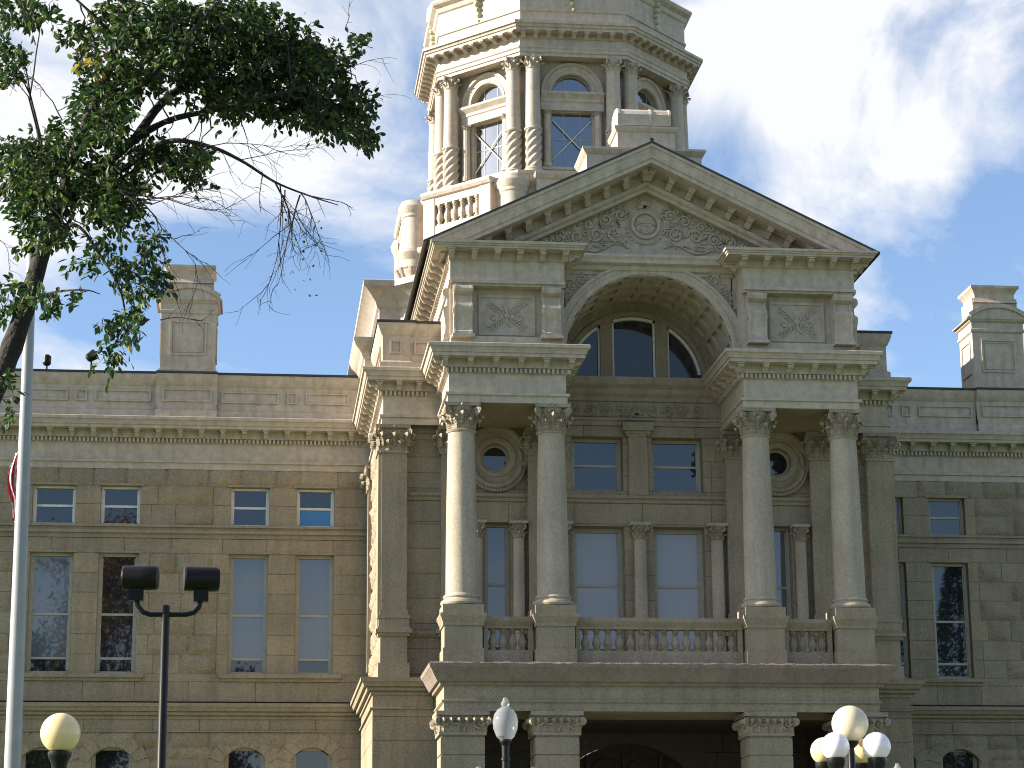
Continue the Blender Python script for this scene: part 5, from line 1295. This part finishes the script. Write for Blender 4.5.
#@V
def madd(a, b, op='ADD'):
    m_ = N(nt, 'ShaderNodeMath', operation=op)
    for s_, v in ((m_.inputs[0], a), (m_.inputs[1], b)):
        if isinstance(v, (int, float)): s_.default_value = v
        else: nt.links.new(v, s_)
    return m_.outputs[0]
def blob(px, py, rad, amp):                     # a cloud bank (or a gap) in one direction of the sky
    dv = ray(px, py).normalized(); dp = N(nt, 'ShaderNodeVectorMath', operation='DISTANCE'); nm = N(nt, 'ShaderNodeVectorMath', operation='NORMALIZE')
    nt.links.new(gen, nm.inputs[0]); nt.links.new(nm.outputs[0], dp.inputs[0]); dp.inputs[1].default_value = dv
    mr_ = N(nt, 'ShaderNodeMapRange', interpolation_type='SMOOTHERSTEP'); mr_.inputs['From Min'].default_value = 0; mr_.inputs['From Max'].default_value = rad / FPX * 1.6
    mr_.inputs['To Min'].default_value = amp; mr_.inputs['To Max'].default_value = 0; nt.links.new(dp.outputs['Value'], mr_.inputs['Value']); return mr_.outputs[0]
val = madd(madd(madd(val, -.5), 1.7, 'MULTIPLY'), .5)
for bl in ((880, 40, 190, .34), (740, 50, 120, .22), (960, 130, 70, .10), (850, 170, 90, .16), (30, 60, 190, .20), (10, 260, 90, .22), (240, 120, 120, .20), (420, 60, 90, .10), (240, 320, 150, -.12), (940, 310, 110, -.22), (1000, 195, 40, -.12), (755, 160, 45, -.12)):
    val = madd(val, blob(*bl))
sx = N(nt, 'ShaderNodeSeparateXYZ'); nt.links.new(gen, sx.inputs[0])
mb_ = N(nt, 'ShaderNodeMapRange'); mb_.inputs['From Min'].default_value = .2; mb_.inputs['From Max'].default_value = -.4; mb_.inputs['To Min'].default_value = 0; mb_.inputs['To Max'].default_value = -.14; nt.links.new(sx.outputs[1], mb_.inputs['Value'])
val = madd(val, mb_.outputs[0])
mb2 = N(nt, 'ShaderNodeMapRange'); mb2.inputs['From Min'].default_value = -.75; mb2.inputs['From Max'].default_value = -.97; mb2.inputs['To Min'].default_value = 0; mb2.inputs['To Max'].default_value = .25; nt.links.new(sx.outputs[0], mb2.inputs['Value'])
val = madd(val, mb2.outputs[0])
cr = ramp(nt, [(0.38, (0.04, 0.04, 0.04)), (0.54, (0.5, 0.5, 0.5)), (0.68, (1, 1, 1))]); nt.links.new(val, cr.inputs[0])
SKY_S = .085
cm = N(nt, 'ShaderNodeMix', data_type='RGBA'); nt.links.new(cr.outputs[0], cm.inputs[0]); nt.links.new(sky.outputs[0], cm.inputs[6])
# clouds: bright white, brighter towards the sun
dp = N(nt, 'ShaderNodeVectorMath', operation='DOT_PRODUCT'); nm = N(nt, 'ShaderNodeVectorMath', operation='NORMALIZE'); nt.links.new(gen, nm.inputs[0]); nt.links.new(nm.outputs[0], dp.inputs[0]); dp.inputs[1].default_value = sd
cb = N(nt, 'ShaderNodeMapRange'); cb.inputs['From Min'].default_value = .25; cb.inputs['From Max'].default_value = 1; cb.inputs['To Min'].default_value = 4.35; cb.inputs['To Max'].default_value = 14; nt.links.new(dp.outputs['Value'], cb.inputs['Value'])
cc = N(nt, 'ShaderNodeVectorMath', operation='SCALE'); cc.inputs[0].default_value = (.97, .985, 1.03); nt.links.new(cb.outputs[0], cc.inputs['Scale']); nt.links.new(cc.outputs[0], cm.inputs[7])
nt.links.new(cm.outputs[2], bg.inputs['Color']); bg.inputs['Strength'].default_value = SKY_S
sc.view_settings.view_transform = 'Standard'; sc.view_settings.look = 'None'; sc.view_settings.gamma = 1; sc.view_settings.use_curve_mapping = False
sc.view_settings.exposure = 1.45
sc.render.engine = 'CYCLES'
sc.cycles.filter_width = 1.05
